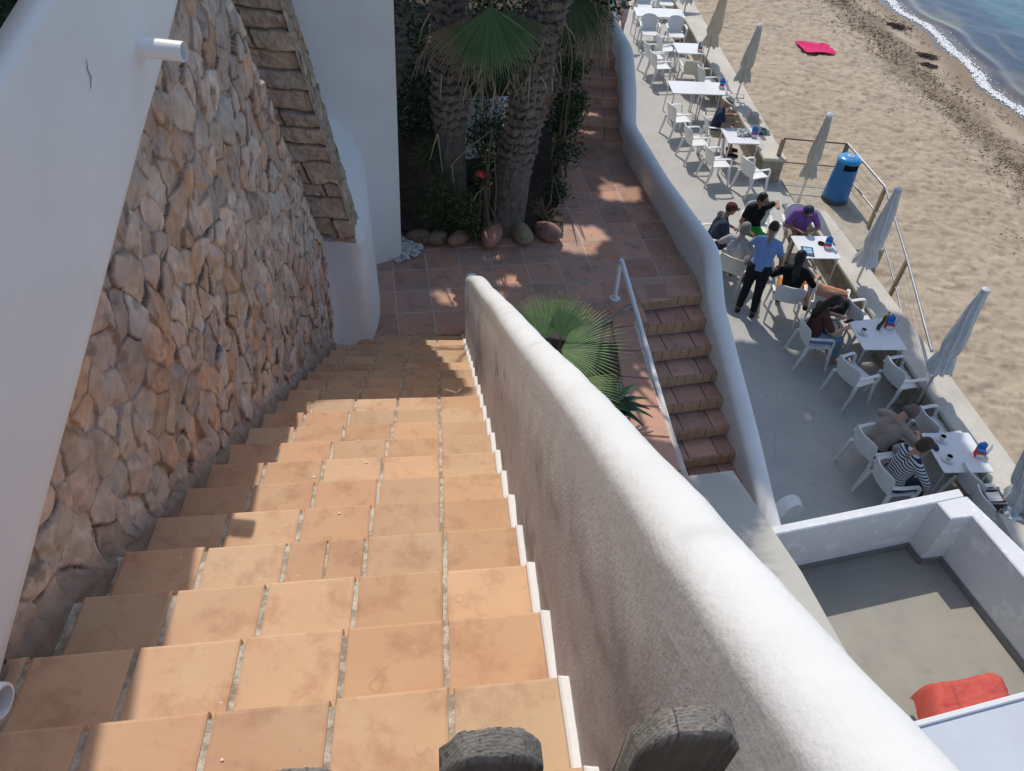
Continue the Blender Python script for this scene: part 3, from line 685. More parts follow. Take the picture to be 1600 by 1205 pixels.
BX = bxl(Sg)+Tm-(jn-1)*-0.02*(Tg > 0.97)+0.03*jn*(ra-0.5)*(Tg > 0.9); BYY = byf(BX)-Hh
npgrid('stacked_stones', BX, BYY, Sg, SM, bc, (Sg > 4.03+0.10*(BX+1.5)*-0.3+0.03*vn(Tm*20, Sg*0, 4)), parent=bt)
dd_ = np.arange(0.0, 0.32, 0.009); Sg, Dg = np.meshgrid(ss, dd_, indexing='ij')
Hf, Cf = stones(Dg+3, Sg, 0.11, 0.10, 23, depth=0.02)
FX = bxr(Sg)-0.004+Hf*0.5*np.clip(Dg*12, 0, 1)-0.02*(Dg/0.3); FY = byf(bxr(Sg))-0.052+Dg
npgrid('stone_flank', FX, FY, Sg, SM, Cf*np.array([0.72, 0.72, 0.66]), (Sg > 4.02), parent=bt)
mb = MB(); v = []
for s_ in (4.08, 7.88):
    l_, r_ = bxl(s_), bxr(s_); v += [(l_-0.3, byf(l_-0.3)+0.04, s_), (r_-0.07, byf(r_)+0.05, s_), (r_-0.09, byf(r_)+0.25, s_), (l_-0.3, byf(l_)+0.25, s_)]
mb.add(v, [(3, 2, 1, 0), (4, 5, 6, 7), (0, 1, 5, 4), (1, 2, 6, 5), (2, 3, 7, 6), (3, 0, 4, 7)]); mb.build('buttress_core', MATS['wall_core'], bt)
# plaster base: lofted from a footprint to the underside of the stones
fp = [(-1.95, 4.75), (-1.70, 4.97), (-1.625, 5.45), (-1.54, 5.85), (-1.49, 6.10), (-1.462, 6.26), (-1.47, 6.45), (-1.52, 6.75), (-1.60, 7.02), (-1.66, 7.2), (-1.9, 7.6)]
tp = [(-2.3, 5.30), (-2.05, 5.60), (-1.95, 5.82), (-1.86, 5.93), (-1.72, 5.96), (-1.54, 5.99), (-1.485, 6.08), (-1.50, 6.35), (-1.58, 6.8), (-1.72, 7.25), (-1.95, 7.6)]
nn = 70
def rs(P, n):
    P = np.array(P, float)
    for _ in range(2):
        Q = [P[0]]
        for a, b in zip(P[:-1], P[1:]): Q += [a*0.75+b*0.25, a*0.25+b*0.75]
        P = np.array(Q+[P[-1]])
    s = np.r_[0, np.cumsum(np.linalg.norm(np.diff(P, axis=0), axis=1))]; u = np.linspace(0, s[-1], n)
    return np.stack([np.interp(u, s, P[:, 0]), np.interp(u, s, P[:, 1])], -1)
A_, B_ = rs(fp, nn), rs(tp, nn); hh = np.linspace(0, 1, 50)
G = np.zeros((nn, 50, 3))
ztp = np.interp(np.arange(nn), [0, 12, 26, 36, 48, 69], [4.22, 4.20, 4.14, 4.08, 4.22, 4.6])
for j, h in enumerate(hh):
    G[:, j, :2] = A_*(1-h)+B_*h; G[:, j, 2] = 2.6+(ztp-2.6)*h
ex_ = []
for f_ in (0.12, 0.3, 0.5, 0.75, 1.0):
    q = np.zeros((nn, 1, 3)); q[:, 0, :2] = B_*(1-f_)+np.array([-2.35, 7.05])*f_; q[:, 0, 2] = ztp*(1-f_)+np.maximum(ztp, 4.9)*f_+0.12*math.sin(f_*3.1); ex_.append(q)
G = np.concatenate([G]+ex_, 1)
G[..., 0] += 0.012*(fbm(G[..., 1]*2, G[..., 2]*2, 3, 4)-0.5)*2
npgrid('plaster_base', G[..., 0], G[..., 1], G[..., 2], WHITE, parent=bt)
# ================================================================ white house beyond the landing
wb = thing('white_building', 'tall plain white rendered house corner beyond the buttress', 'house')
cA = np.array([-1.425, 7.557]); dirw = np.array([-0.885, -0.465]); dirw /= np.linalg.norm(dirw)
mb = MB(); 
gu_ = np.linspace(0, 3.4, 70); gz_ = np.linspace(2.6, 9.62, 140); Ug, Zg = np.meshgrid(gu_, gz_, indexing='ij')
tap = 0.015*(Zg-2.9)
XX = cA[0]+dirw[0]*Ug+tap*0.9; YY = cA[1]+dirw[1]*Ug+tap*0.3
fl = 0.10*sst(3.9, 2.9, Zg)*sst(0.1, 0.9, Ug); YY = YY-fl
am = 0.007*(fbm(Ug*2, Zg*2, 3, 9)-0.5); YY = YY+am
npgrid('front_wall', XX, YY, Zg, WHITE, parent=wb)
mb = MB(); p0 = cA+(0.0, 0.004); 
c1 = p0+dirw*3.4; sd_ = np.array([-0.38, 1.0]); sd_ /= np.linalg.norm(sd_)
mb.add([(p0[0], p0[1], 2.6), (p0[0]+sd_[0]*3, p0[1]+sd_[1]*3, 2.6), (p0[0]+0.1+sd_[0]*3, p0[1]+sd_[1]*3, 9.6), (p0[0]+0.095, p0[1]+0.03, 9.6),
        (c1[0], c1[1]+0.02, 2.6), (c1[0], c1[1]+4, 2.6), (c1[0], c1[1]+4, 9.6), (c1[0], c1[1]+0.05, 9.6)],
       [(0, 1, 2, 3), (1, 5, 6, 2), (5, 4, 7, 6), (3, 2, 6, 7), (0, 3, 7, 4)]); mb.build('side_walls', WHITE, wb)
# ================================================================ unseen house added at the left, roof edge set to shade the stairs
hs = thing('shade_house', 'unseen white house added above the stone wall so its flat roof shades the stairs', 'house')
mb = MB(); mb.prism([(-0.78, -0.05), (-2.24, 5.75), (-2.55, 7.0), (-6.5, 7.0), (-6.5, -4.0), (-0.78, -4.0)], 8.80, 9.02, 0.01); mb.build('shade_roof', WHITE, hs)
mb = MB(); mb.prism([(-3.9, 7.0), (-6.5, 7.0), (-6.5, -4.0), (-3.9, -4.0)], 5.2, 8.797); mb.build('house_walls', WHITE, hs)
for y in (0.5, 2.7, 4.9):
    mb = MB(); mb.box((-3.89, y, 7.3), (0.06, 1.0, 1.3), 0, 0.01); mb.build('shutter', mat('blue_shutter', (0.08, 0.16, 0.30), rough=0.5), hs)
# garden strip between them
mb = MB(); mb.prism([(-1.75, -0.9), (-2.3, 6.3), (-3.9, 7.5), (-3.9, -4), (-1.5, -4)], 2.0, 6.3); struct(mb.build('upper_garden_soil', SOIL))
LEAF = mat('leaf', (1, 1, 1), (0.75, 0.8, 0.7), ns=6, rough=0.55, attr=True, spec=0.3)
def leafcloud(mb, n, sampler, sz, cols, seed=1, asp=0.45, droop=0.0, filt=False):
    r = random.Random(seed)
    for _ in range(n):
        p = sampler(r)
        if filt and sunlit(p): continue
        L_ = sz*r.uniform(0.6, 1.3); a = r.uniform(0, 6.28); e = r.uniform(-0.9, 0.9)-droop
        d = np.array([math.cos(a)*math.cos(e), math.sin(a)*math.cos(e), math.sin(e)]); s_ = np.cross(d, [r.uniform(-1, 1), r.uniform(-1, 1), r.uniform(-1, 1)]); s_ /= (np.linalg.norm(s_)+1e-9)
        s_ *= L_*asp*0.5; p = np.array(p); m_ = p+d*L_*0.5; c = r.choice(cols); g = r.uniform(0.65, 1.3)
        mb.add([p, m_+s_, p+d*L_, m_-s_], [(0, 1, 2, 3)], (c[0]*g, c[1]*g, c[2]*g))
def blob(cs, r, flat=1.0):
    def f(rr):
        c = rr.choice(cs); k = c[3] if len(c) > 3 else r
        while True:
            v = np.array([rr.uniform(-1, 1), rr.uniform(-1, 1), rr.uniform(-1, 1)])
            if v@v < 1: break
        v *= (0.55+0.45*rr.random())
        return np.array(c[:3])+v*np.array([k, k, k*flat])
    return f
GD = [(0.06, 0.10, 0.04), (0.05, 0.085, 0.035), (0.08, 0.12, 0.045), (0.035, 0.06, 0.03)]
mb = MB(); leafcloud(mb, 5000, blob([(-2.6+0.3*math.sin(i), 0.4*i, 6.7) for i in range(18)], 0.5), 0.09, [(0.09, 0.13, 0.05), (0.12, 0.12, 0.06), (0.07, 0.10, 0.05)], 3)
mbs = MB()
for i in range(9): mbs.tube([(-2.6, 0.8*i, 6.3), (-2.6+0.1*math.sin(i*3), 0.8*i+0.1, 6.9)], [0.02, 0.008], 6)
hg = thing('hedge', 'blurred green hedge behind the top of the upper white wall', 'hedge', (0, 0, 0)); mb.build('foliage', LEAF, hg); mat('twig', (0.16, 0.12, 0.08), rough=0.9)
# ================================================================ GARDEN
ROCK = mat('garden_rock', (0.30, 0.20, 0.16), (0.24, 0.185, 0.14), ns=6, rough=0.9, bump=1.6, bs=22, c3=(0.14, 0.12, 0.09), ns3=9, attr=True)
rocks = [(655, 372, .14, 'boulder next to the white house corner in the edging row', (0.8, 0.75, 0.75)), (684, 374, .13, 'low brown boulder second from the house corner in the edging row', (0.9, 0.85, 0.8)),
         (716, 374, .16, 'reddish boulder in the edging row below the first palm trunk', (1.1, 0.85, 0.8)), (767, 370, .22, 'largest reddish boulder of the edging row, in front of the second palm trunk', (1.35, 0.95, 0.85)),
         (814, 366, .20, 'round yellowish grey boulder of the edging row', (1.1, 1.15, 0.95)), (856, 364, .19, 'pinkish angular boulder at the right end of the edging row, next to the sunlit patch', (1.3, 1.0, 1.0))]
for i, (px, py, r, lb, cc) in enumerate(rocks):
    p = at(px, py, 2.99); mb = MB(); mb.ell((0, 0, 0), (r*1.1, r*0.62, r*0.60), 22, 14, cc, nz=0.06, seed=i+20)
    o = mb.build('boulder', ROCK, None, 60); o.location = (p[0], p[1]+0.02, p[2]+0.01); o.rotation_euler = (0.1*(i % 3), 0, 0.5*i)
    tag(o, lb, 'boulder', 'boulders edging the garden')
mb = MB(); q0 = at(640, 392, 2.92)
for i in range(90):
    r = rnd.uniform(0.015, 0.04); mb.ell((q0[0]+rnd.gauss(0.0, 0.07), q0[1]+rnd.gauss(0.03, 0.10), 2.91+rnd.uniform(0, 0.06)), (r*1.2, r, r*0.7), 8, 5, nz=0.1, seed=i)
o = stuff(mb.build('white_pebbles', mat('white_pebble', (0.62, 0.62, 0.60), (0.5, 0.5, 0.48), ns=20, rough=0.8), smooth=50)); o['label'] = 'small heap of white pebbles at the foot of the house corner'; o['category'] = 'pebbles'
# ---- palms
BARK = mat('palm_bark', (0.22, 0.18, 0.15), (0.145, 0.12, 0.10), ns=9, rough=0.95, bump=2.0, bs=35, attr=True, c3=(0.10, 0.08, 0.07), ns3=18)
FIB = mat('dry_frond', (0.36, 0.29, 0.21), (0.25, 0.20, 0.14), ns=8, rough=0.9, attr=True)
FAN = mat('palm_leaf', (1, 1, 1), (0.8, 0.85, 0.7), ns=5, rough=0.45, attr=True, spec=0.4)
HOLES = [(at(905, 372, 2.9), .42, 1.0), (at(965, 300, 2.9), .34, 1.0), (at(1000, 330, 2.9), .16, .9), (at(775, 402, 2.9), .16, 1.0), (at(800, 440, 2.9), .17, 1.0), (at(775, 462, 2.9), .15, 1.0), (at(706, 462, 2.9), .20, 1.0), (at(1000, 420, 2.9), .16, .4), (at(915, 108, 3.75), .22, 1.0),
         (at(1265, 655, 0), .12, 1.0), (at(1385, 668, 0.0), .16, .9), (at(1395, 735, 0.0), .20, .9), (at(1195, 498, 0), .45, .9), (at(1240, 530, 0), .5, .85), (at(1500, 720, 0.73), .13, .8), (at(1340, 520, 0.73), .12, .8), (at(1490, 640, 0.55), .16, .7), (at(1222, 555, 0), .35, .6)]
def sunlit(p):
    """would a leaf at p put its shadow on a spot that the photograph shows in sun?"""
    s = (p[2]-6.4+(p[1]-0.917)*0.6544)/0.5452; x, y = p[0]+SH[0]*s, p[1]+SH[1]*s
    if s > 0 and p[2]-s > 2.88 and y < 6.35 and x < 0.5 and (y < 3.95 or x > -0.33-0.30*(y-4.3)): return True
    s = p[2]-3.6; x, y = p[0]+SH[0]*s, p[1]+SH[1]*s
    if s > 0.5 and y < 6.3 and x < 0.9: return True
    for h, r_, w_ in HOLES:
        s = p[2]-h[2]
        if s <= 0: continue
        x, y = p[0]+SH[0]*s, p[1]+SH[1]*s; q = math.hypot((x-h[0])*0.9, y-h[1])
        if q < r_*1.3 and q < r_*(0.7+0.6*float(vn(x*9, y*9, 3))): return True
    return False
def fan(mb, base, d, up, L_, n=26, spread=2.2, col=(0.06, 0.11, 0.035), droop=0.5, wd=0.03, tipc=None, seed=0, fold=0.5):
    """fan palm leaf: n narrow folded segments radiating from base along d"""
    r = random.Random(seed); d = np.array(d, float); d /= np.linalg.norm(d); up = np.array(up, float); sde = np.cross(d, up); sde /= np.linalg.norm(sde); up = np.cross(sde, d)
    for i in range(n):
        a = (i/(n-1)-0.5)*2*spread*0.5*2/2; a = (i/(n-1)-0.5)*spread
        dr = d*math.cos(a)+sde*math.sin(a)
        if tipc and tipc != (0.22, 0.24, 0.10) and (sunlit(np.array(base)+dr*L_*0.95) or sunlit(np.array(base)+dr*L_*0.45) or sunlit(np.array(base)+dr*L_*0.7) or sunlit(np.array(base)+dr*L_*0.1)) and base[2] > 5.5: continue
        l = L_*(0.8+0.2*math.cos(a))*r.uniform(0.9, 1.06); ns_ = np.cross(dr, up)
        g = r.uniform(0.75, 1.25); pts = []; vs = []; cs = []
        for k, s in enumerate((0.0, 0.3, 0.6, 0.85, 1.0)):
            dz = -droop*L_*max(0, s-0.45)**2*1.8*r.uniform(0.8, 1.2)
            p = np.array(base)+dr*l*s+np.array([0, 0, dz])+up*0.03*math.sin(s*3.1)*L_
            w_ = wd*(0.35+1.3*s if s < 0.5 else 1.0*(1.02-s)*2)*L_
            vs += [p-ns_*w_, p+up*w_*fold, p+ns_*w_]
        f = []
        for k in range(4): f += [(3*k, 3*k+3, 3*k+4, 3*k+1), (3*k+1, 3*k+4, 3*k+5, 3*k+2)]
        o = len(mb.v); mb.add(vs, f, tuple(c*g for c in col))
        if tipc:
            for k in (9, 10, 11): mb.c[o+k] = tuple(c*g for c in np.array(col)*0.5+np.array(tipc)*0.5)
            for k in (12, 13, 14): mb.c[o+k] = tuple(c*g for c in tipc)
def trunk(mb, path, rad, scale=1.0, seed=0, z_smooth=0.9):
    """palm trunk with overlapping old leaf bases"""
    P = np.array(path, float); s = np.r_[0, np.cumsum(np.linalg.norm(np.diff(P, axis=0), axis=1))]; n = int(s[-1]/0.018); t = np.linspace(0, s[-1], n); seg = 72
    C = np.stack([np.interp(t, s, P[:, i]) for i in range(3)], -1); rr = np.interp(t, s, rad)
    th = np.linspace(0, 2*math.pi, seg, endpoint=False); TH, TT = np.meshgrid(th, t); rough = sst(z_smooth-0.2, z_smooth+0.5, TT)
    rowh = 0.105; kk = 5.0
    TT = TT+0.05*(fbm(TH*2.5, TT*3, 3, seed+7)-0.5)*2; row = np.floor(TT/rowh); ph = TH/(2*math.pi)*kk*2+0.5*(row % 2); cell = np.abs((ph % 1)-0.5)*2; v = (TT/rowh) % 1
    cw_ = _h(row, np.floor(ph), seed); lift = (1-cell**2)*(v**1.5)*(0.02+0.05*cw_)+0.035*v*_h(row+3, np.floor(ph), seed)
    fine = 0.012*(fbm(TH*9, TT*7, 4, seed)-0.5)*2+0.004*np.sin(TH*60+6*fbm(TT*4, TH*2, 2, 3))
    rad_ = rr[:, None]+rough*(lift+fine*1.4)+(1-rough)*fine*0.7
    X = C[:, 0:1]+rad_*np.cos(TH); Y = C[:, 1:2]+rad_*np.sin(TH); Z = C[:, 2:3]+0*TH-rough*0.03*(1-cell)
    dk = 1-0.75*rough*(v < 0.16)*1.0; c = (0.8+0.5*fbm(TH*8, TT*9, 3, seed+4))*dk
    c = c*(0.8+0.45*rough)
    V = np.stack([X, Y, Z], -1).reshape(-1, 3); f = []
    for i in range(n-1):
        for k in range(seg): k2 = (k+1) % seg; f.append((i*seg+k, i*seg+k2, (i+1)*seg+k2, (i+1)*seg+k))
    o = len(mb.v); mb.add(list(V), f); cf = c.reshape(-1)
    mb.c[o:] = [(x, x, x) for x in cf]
def palm(name, label, path, rad, crown, seed, nl=20, zs=0.9, hang=()):
    t = thing(name, label, 'palm tree', (0, 0, 0), 0, 'fan palms in the garden'); r = random.Random(seed)
    mb = MB(); trunk(mb, path, rad, seed=seed, z_smooth=zs); mb.build('trunk', BARK, t, 40)
    mb = MB(); top = np.array(path[-1])
    for i in range(nl):
        a = 2.4*i+r.uniform(-0.2, 0.2); e = 1.2-1.6*(i/nl)+r.uniform(-0.1, 0.1); pl = r.uniform(0.7, 1.0)
        d = np.array([math.cos(a)*math.cos(e), math.sin(a)*math.cos(e), math.sin(e)]); b = top+d*pl
        mb.tube([top+(0, 0, -0.1), top+d*pl*0.5+(0, 0, 0.05), b], [0.022, 0.015, 0.012], 5, (0.10, 0.13, 0.05))
        fan(mb, b, d+np.array([0, 0, -0.25]), (0, 0, 1), r.uniform(0.75, 0.95), 26, 2.6, (0.06, 0.105, 0.035), 0.55, 0.028, (0.2, 0.19, 0.09), seed*100+i)
    mb.build('crown', FAN, t)
    for (b, d, L_, n, sp, col, tc, dr) in hang:
        mb = MB()
        fan(mb, b, d, (0, -1, 0.3), L_, n, sp, col, dr, 0.022, tc, r.randint(0, 9999))
        mb.tube([np.array(b)-np.array(d)/np.linalg.norm(d)*0.5+(0, 0.25, 0.1), np.array(b)], [0.018, 0.011], 6, (0.12, 0.12, 0.05))
        mb.build('hanging_leaf', FAN, t)
    return t, r
def strands(mb, c, r0, n, ln, r, col=(1, 1, 1)):
    for _ in range(n):
        a = r.uniform(0, 6.28); q = r0*r.uniform(0.9, 1.5); x, y = c[0]+q*math.cos(a), c[1]+q*math.sin(a)*0.8; z = c[2]+r.uniform(-0.35, 0.35); l = ln*r.uniform(0.4, 1.1)
        dx, dy = math.cos(a)*0.25*l+r.gauss(0, 0.05), math.sin(a)*0.2*l+r.gauss(0, 0.05); g = r.uniform(0.6, 1.5); w_ = r.uniform(0.004, 0.010)
        mb.tube([(x, y, z), (x+dx*0.6, y+dy*0.6, z-l*0.45), (x+dx, y+dy, z-l)], [w_, w_, w_*0.4], 4, (g*col[0], g*col[1], g*col[2]), caps=False)
p1 = [(-0.93, 8.42, 2.85), (-0.945, 8.42, 4.0), (-0.97, 8.42, 5.4), (-1.0, 8.5, 7.3)]
def atY(px, py, y):
    d = CM.T @ np.array([(px-800)/F, (py-602.5)/F, 1.0]); k = y/d[1]; return np.array([d[0]*k, y, CH+d[2]*k])
hang1 = [(atY(768, 12, 7.75), (0.06, -0.32, -1), 0.68, 46, 2.1, (0.075, 0.145, 0.05), (0.22, 0.24, 0.10), 0.16),
         (atY(640, -30, 7.6), (-0.45, -0.2, -1), 0.62, 26, 1.5, (0.09, 0.11, 0.04), (0.30, 0.25, 0.15), 0.1),
         (atY(735, 25, 8.0), (-0.35, 0.0, -1), 0.62, 26, 1.5, (0.25, 0.20, 0.13), (0.33, 0.27, 0.19), 0.1)]
t, r = palm('fan_palm', 'upright fan palm beside the white house, a wide green leaf hanging in front', p1, [0.215, 0.165, 0.165, 0.17], None, 4, 18, 1.15, hang1)
mb = MB(); strands(mb, (-0.85, 8.2, 5.15), 0.24, 46, 0.42, r); strands(mb, (-0.50, 8.05, 5.1), 0.2, 24, 0.42, r); mb.build('dead_skirt', FIB, t)
p2 = [(-0.28, 8.42, 2.85), (-0.16, 8.42, 4.0), (-0.02, 8.42, 5.2), (0.12, 8.5, 5.9), (0.3, 8.6, 7.0)]
hang2 = [(atY(895, -12, 8.9), (0.2, -0.25, -1), 0.66, 32, 1.9, (0.06, 0.09, 0.035), (0.30, 0.25, 0.15), 0.15),
         (atY(925, 20, 9.4), (0.25, -0.1, -1), 0.45, 18, 1.2, (0.20, 0.17, 0.10), (0.34, 0.28, 0.19), 0.1),
         (atY(790, 15, 8.1), (0.5, 0.0, -1), 0.60, 26, 1.6, (0.11, 0.12, 0.05), (0.33, 0.27, 0.18), 0.1)]
t, r = palm('fan_palm', 'leaning shaggy fan palm trunk, the right one of the pair', p2, [0.265, 0.185, 0.17, 0.17, 0.17], None, 9, 18, 0.75, hang2)
mb = MB(); strands(mb, (0.0, 8.15, 5.2), 0.2, 34, 0.42, r); strands(mb, (0.52, 9.0, 5.3), 0.16, 40, 0.42, r); mb.build('dead_skirt', FIB, t)
# ---- shrubs
def shrub(name, label, cat, blobs, n, sz, cols, seed, stems=7, r=0.3, asp=0.4, base=None, group=None, flat=1.0, droop=0.0):
    t = thing(name, label, cat, (0, 0, 0), 0, group); mb = MB(); leafcloud(mb, n, blob(blobs, r, flat), sz, cols, seed, asp, droop, blobs[0][1] < 9.5); mb.build('foliage', LEAF, t)
    mb = MB(); rr = random.Random(seed); b = base or (sum(q[0] for q in blobs)/len(blobs), sum(q[1] for q in blobs)/len(blobs), 2.95)
    for i in range(stems):
        q = rr.choice(blobs); mb.tube([(b[0]+rr.gauss(0, 0.08), b[1]+rr.gauss(0, 0.08), b[2]), ((b[0]+q[0])/2+rr.gauss(0, 0.06), (b[1]+q[1])/2, (b[2]+q[2])/2), (q[0], q[1], q[2]+0.1)], [0.02, 0.012, 0.005], 5)
    mb.build('stems', MATS['twig'], t); return t
shrub('feathery_shrub', 'feathery green shrub at the foot of the upright palm, next to the white house', 'shrub', [(-1.15, 8.1, 3.3, .28), (-1.0, 8.05, 3.6, .30), (-0.75, 7.98, 3.4, .28), (-0.62, 8.0, 3.15, .22), (-1.2, 8.3, 3.9, .25), (-0.95, 8.1, 3.15, .25)], 5200, 0.055, [(0.07, 0.10, 0.035), (0.05, 0.08, 0.03), (0.09, 0.115, 0.04)], 21, 14, asp=0.22, droop=0.3)
shrub('dark_shrub', 'dark leafy shrub filling the gap between the two palm trunks', 'shrub', [(-0.6, 8.9, 3.3, .35), (-0.55, 9.0, 3.8, .35), (-0.7, 9.3, 4.3, .4), (-0.3, 9.4, 3.7, .4)], 3600, 0.06, GD, 22, 8)
shrub('creeper', 'tall dark green creeper right of the leaning palm, beside the far steps', 'climbing plant', [(0.38, 8.9, 3.2, .24), (0.45, 9.2, 3.6, .27), (0.45, 9.7, 4.0, .30), (0.42, 10.1, 4.3, .30), (0.40, 10.2, 3.5, .28), (0.40, 9.5, 4.6, .28), (0.30, 10.8, 4.5, .30), (0.38, 9.1, 4.2, .26)], 11000, 0.055, [(0.04, 0.075, 0.025), (0.055, 0.095, 0.03), (0.03, 0.055, 0.02)], 23, 10)
shrub('flowering_shrub', 'small shrub with tiny pale and pink flowers between the leaning palm and the landing', 'shrub', [(0.18, 8.5, 3.2, .18), (0.35, 8.45, 3.1, .18), (0.30, 8.7, 3.4, .2)], 1500, 0.035, [(0.06, 0.08, 0.04), (0.10, 0.10, 0.06), (0.25, 0.10, 0.10), (0.22, 0.20, 0.15)], 24, 8)
shrub('thorny_shrub', 'twiggy shrub with straw coloured leaves left of the leaning palm', 'shrub', [(-0.52, 8.15, 3.7, .16), (-0.48, 8.15, 4.0, .16), (-0.45, 8.15, 4.25, .13), (-0.5, 8.1, 3.4, .17)], 900, 0.05, [(0.10, 0.11, 0.04), (0.30, 0.26, 0.14), (0.06, 0.08, 0.03)], 25, 14)
fl = thing('hibiscus_flower', 'single red hibiscus flower between the palm trunks', 'flower', atY(752, 271, 7.92)); mb = MB()
for i in range(5):
    a = i*1.257; d = np.array([math.cos(a), -0.5, math.sin(a)]); s_ = np.array([-math.sin(a), 0, math.cos(a)]); mb.add([(0, 0, 0), d*0.032+s_*0.024, d*0.052, d*0.032-s_*0.024], [(0, 1, 2, 3)])
mb.build('petals', mat('red_petal', (0.65, 0.03, 0.03), (0.5, 0.02, 0.05), ns=10, rough=0.6), fl)
mb = MB(); mb.tube([(0, 0.02, 0), (0, -0.07, 0.01)], [0.006, 0.003], 6); mb.build('stamen', mat('stamen', (0.7, 0.5, 0.1)), fl)
mb = MB()
for (a, b) in (((706, 257), (770, 203)), ((684, 210), (672, 250)), ((735, 318), (760, 290))):
    A = atY(*a, 7.95); B = atY(*b, 7.85); M_ = (A+B)/2+np.array([0, 0, 0.03]); mb.tube([A, M_, B], [0.009, 0.007, 0.004], 6)
    mb.tube([A, A+(0.02, 0.25, -0.6)], [0.009, 0.012], 6)
o = mb.build('bare_twigs', mat('pale_twig', (0.30, 0.28, 0.16), rough=0.8)); tag(o, 'long thin bare twigs slanting in front of the palm trunks', 'twig')
# back of the garden: dense dark shrubbery
for i, (x, y, z, rr, lb) in enumerate([(-1.4, 10.6, 4.0, 1.0, 'tall dark bush behind the first palm, nearest the white house'), (-0.3, 11.2, 4.2, 1.0, 'tall dark bush behind the gap between the palms'), (-2.6, 12.5, 5.2, 1.4, 'far dark bush behind the white house'), (0.2, 12.8, 4.6, 1.0, 'far dark bush behind the leaning palm, beside the top of the far steps'), (-1.2, 14.2, 5.5, 1.5, 'farthest dark bush at the back of the garden')]):
    bl_ = [(x+rnd.gauss(0, rr*0.45), y+rnd.gauss(0, rr*0.4), z+rnd.uniform(-1.2, 0.9), rr*0.45) for _ in range(12)]
    shrub('bush', lb, 'bush', bl_, 4200, 0.10, GD, 40+i, 8, base=(x, y, 3.0), group='dark bushes at the back of the garden')
# fan plant and agave between the parapet and the ledge
def plant(name, label, loc, fans):
    t = thing(name, label, 'plant', loc); mb = MB()
    for i, (b, d, L_, n, sp, col, tc, dr) in enumerate(fans):
        fan(mb, b, d, (-0.1, -0.45, 1), L_, n, sp, col, dr, 0.014, tc, 70+i, 0.5)
        mb.tube([(0.0, 0.0, 0.0), np.array(b)*0.6+np.array([0, 0, 0.05]), b], [0.018, 0.012, 0.009], 6, (0.12, 0.16, 0.06))
    mb.build('leaves', FAN, t); return t
G1 = (0.16, 0.25, 0.10); G2 = (0.22, 0.32, 0.12)
plant('fan_palm_plant', 'young fan palm with stiff bright green leaves rising behind the parapet', (0.42, 5.55, 2.93),
      [((0.02, -0.05, 0.55), (0.75, -0.10, 0.10), 0.66, 36, 2.5, G1, (0.34, 0.33, 0.13), 0.05), ((-0.10, 0.18, 0.50), (-0.12, 0.9, 0.22), 0.62, 40, 1.9, (0.085, 0.14, 0.05), (0.25, 0.24, 0.12), 0.05),
       ((-0.18, -0.1, 0.60), (-0.55, 0.45, 0.5), 0.5, 30, 1.9, G1, (0.3, 0.3, 0.12), 0.1), ((0.05, -0.4, 0.42), (0.6, -0.75, 0.1), 0.6, 34, 2.0, G2, (0.34, 0.33, 0.13), 0.08), ((0.0, 0.05, 0.62), (0.15, 0.45, 0.75), 0.45, 26, 1.5, G2, (0.42, 0.40, 0.15), 0.1)])
def agave(name, label, loc, n, L_, col, wd=0.055, droop=0.5, tipc=None, up=0.7):
    t = thing(name, label, 'plant', loc); r = random.Random(int(loc[0]*100)); mb = MB()
    for i in range(n):
        a = i*2.4; e = 0.1+up*(i/n); l = L_*r.uniform(0.8, 1.1); d = np.array([math.cos(a)*math.cos(e), math.sin(a)*math.cos(e), math.sin(e)]); s_ = np.array([-math.sin(a), math.cos(a), 0]); vs = []; g = r.uniform(0.75, 1.2)
        for k, u in enumerate(np.linspace(0, 1, 7)):
            p = d*l*u+np.array([0, 0, -droop*l*max(0, u-0.3)**2+0.02]); w_ = wd*(0.5+1.2*u if u < 0.35 else 0.92*(1-u)/0.65)
            vs += [p-s_*w_+(0, 0, w_*0.45), p+(0, 0, -w_*0.05), p+s_*w_+(0, 0, w_*0.45), p+(0, 0, -0.012-w_*0.15)]
        f = []
        for k in range(6):
            for m_ in range(4): m2 = (m_+1) % 4; f.append((4*k+m_, 4*k+m2, 4*k+4+m2, 4*k+4+m_))
        mb.add(vs, f, tuple(c*g for c in col))
    mb.build('leaves', FAN, t, 40); return t
agave('agave', 'dark green agave with pointed leaves between the parapet and the tiled ledge', (0.93, 5.15, 3.08), 20, 0.40, (0.045, 0.10, 0.055))
agave('spiky_plant', 'spiky yellow green tuft low behind the parapet, below the agave', (0.98, 4.45, 2.98), 46, 0.36, (0.20, 0.20, 0.09), wd=0.012, droop=0.2, up=0.9)
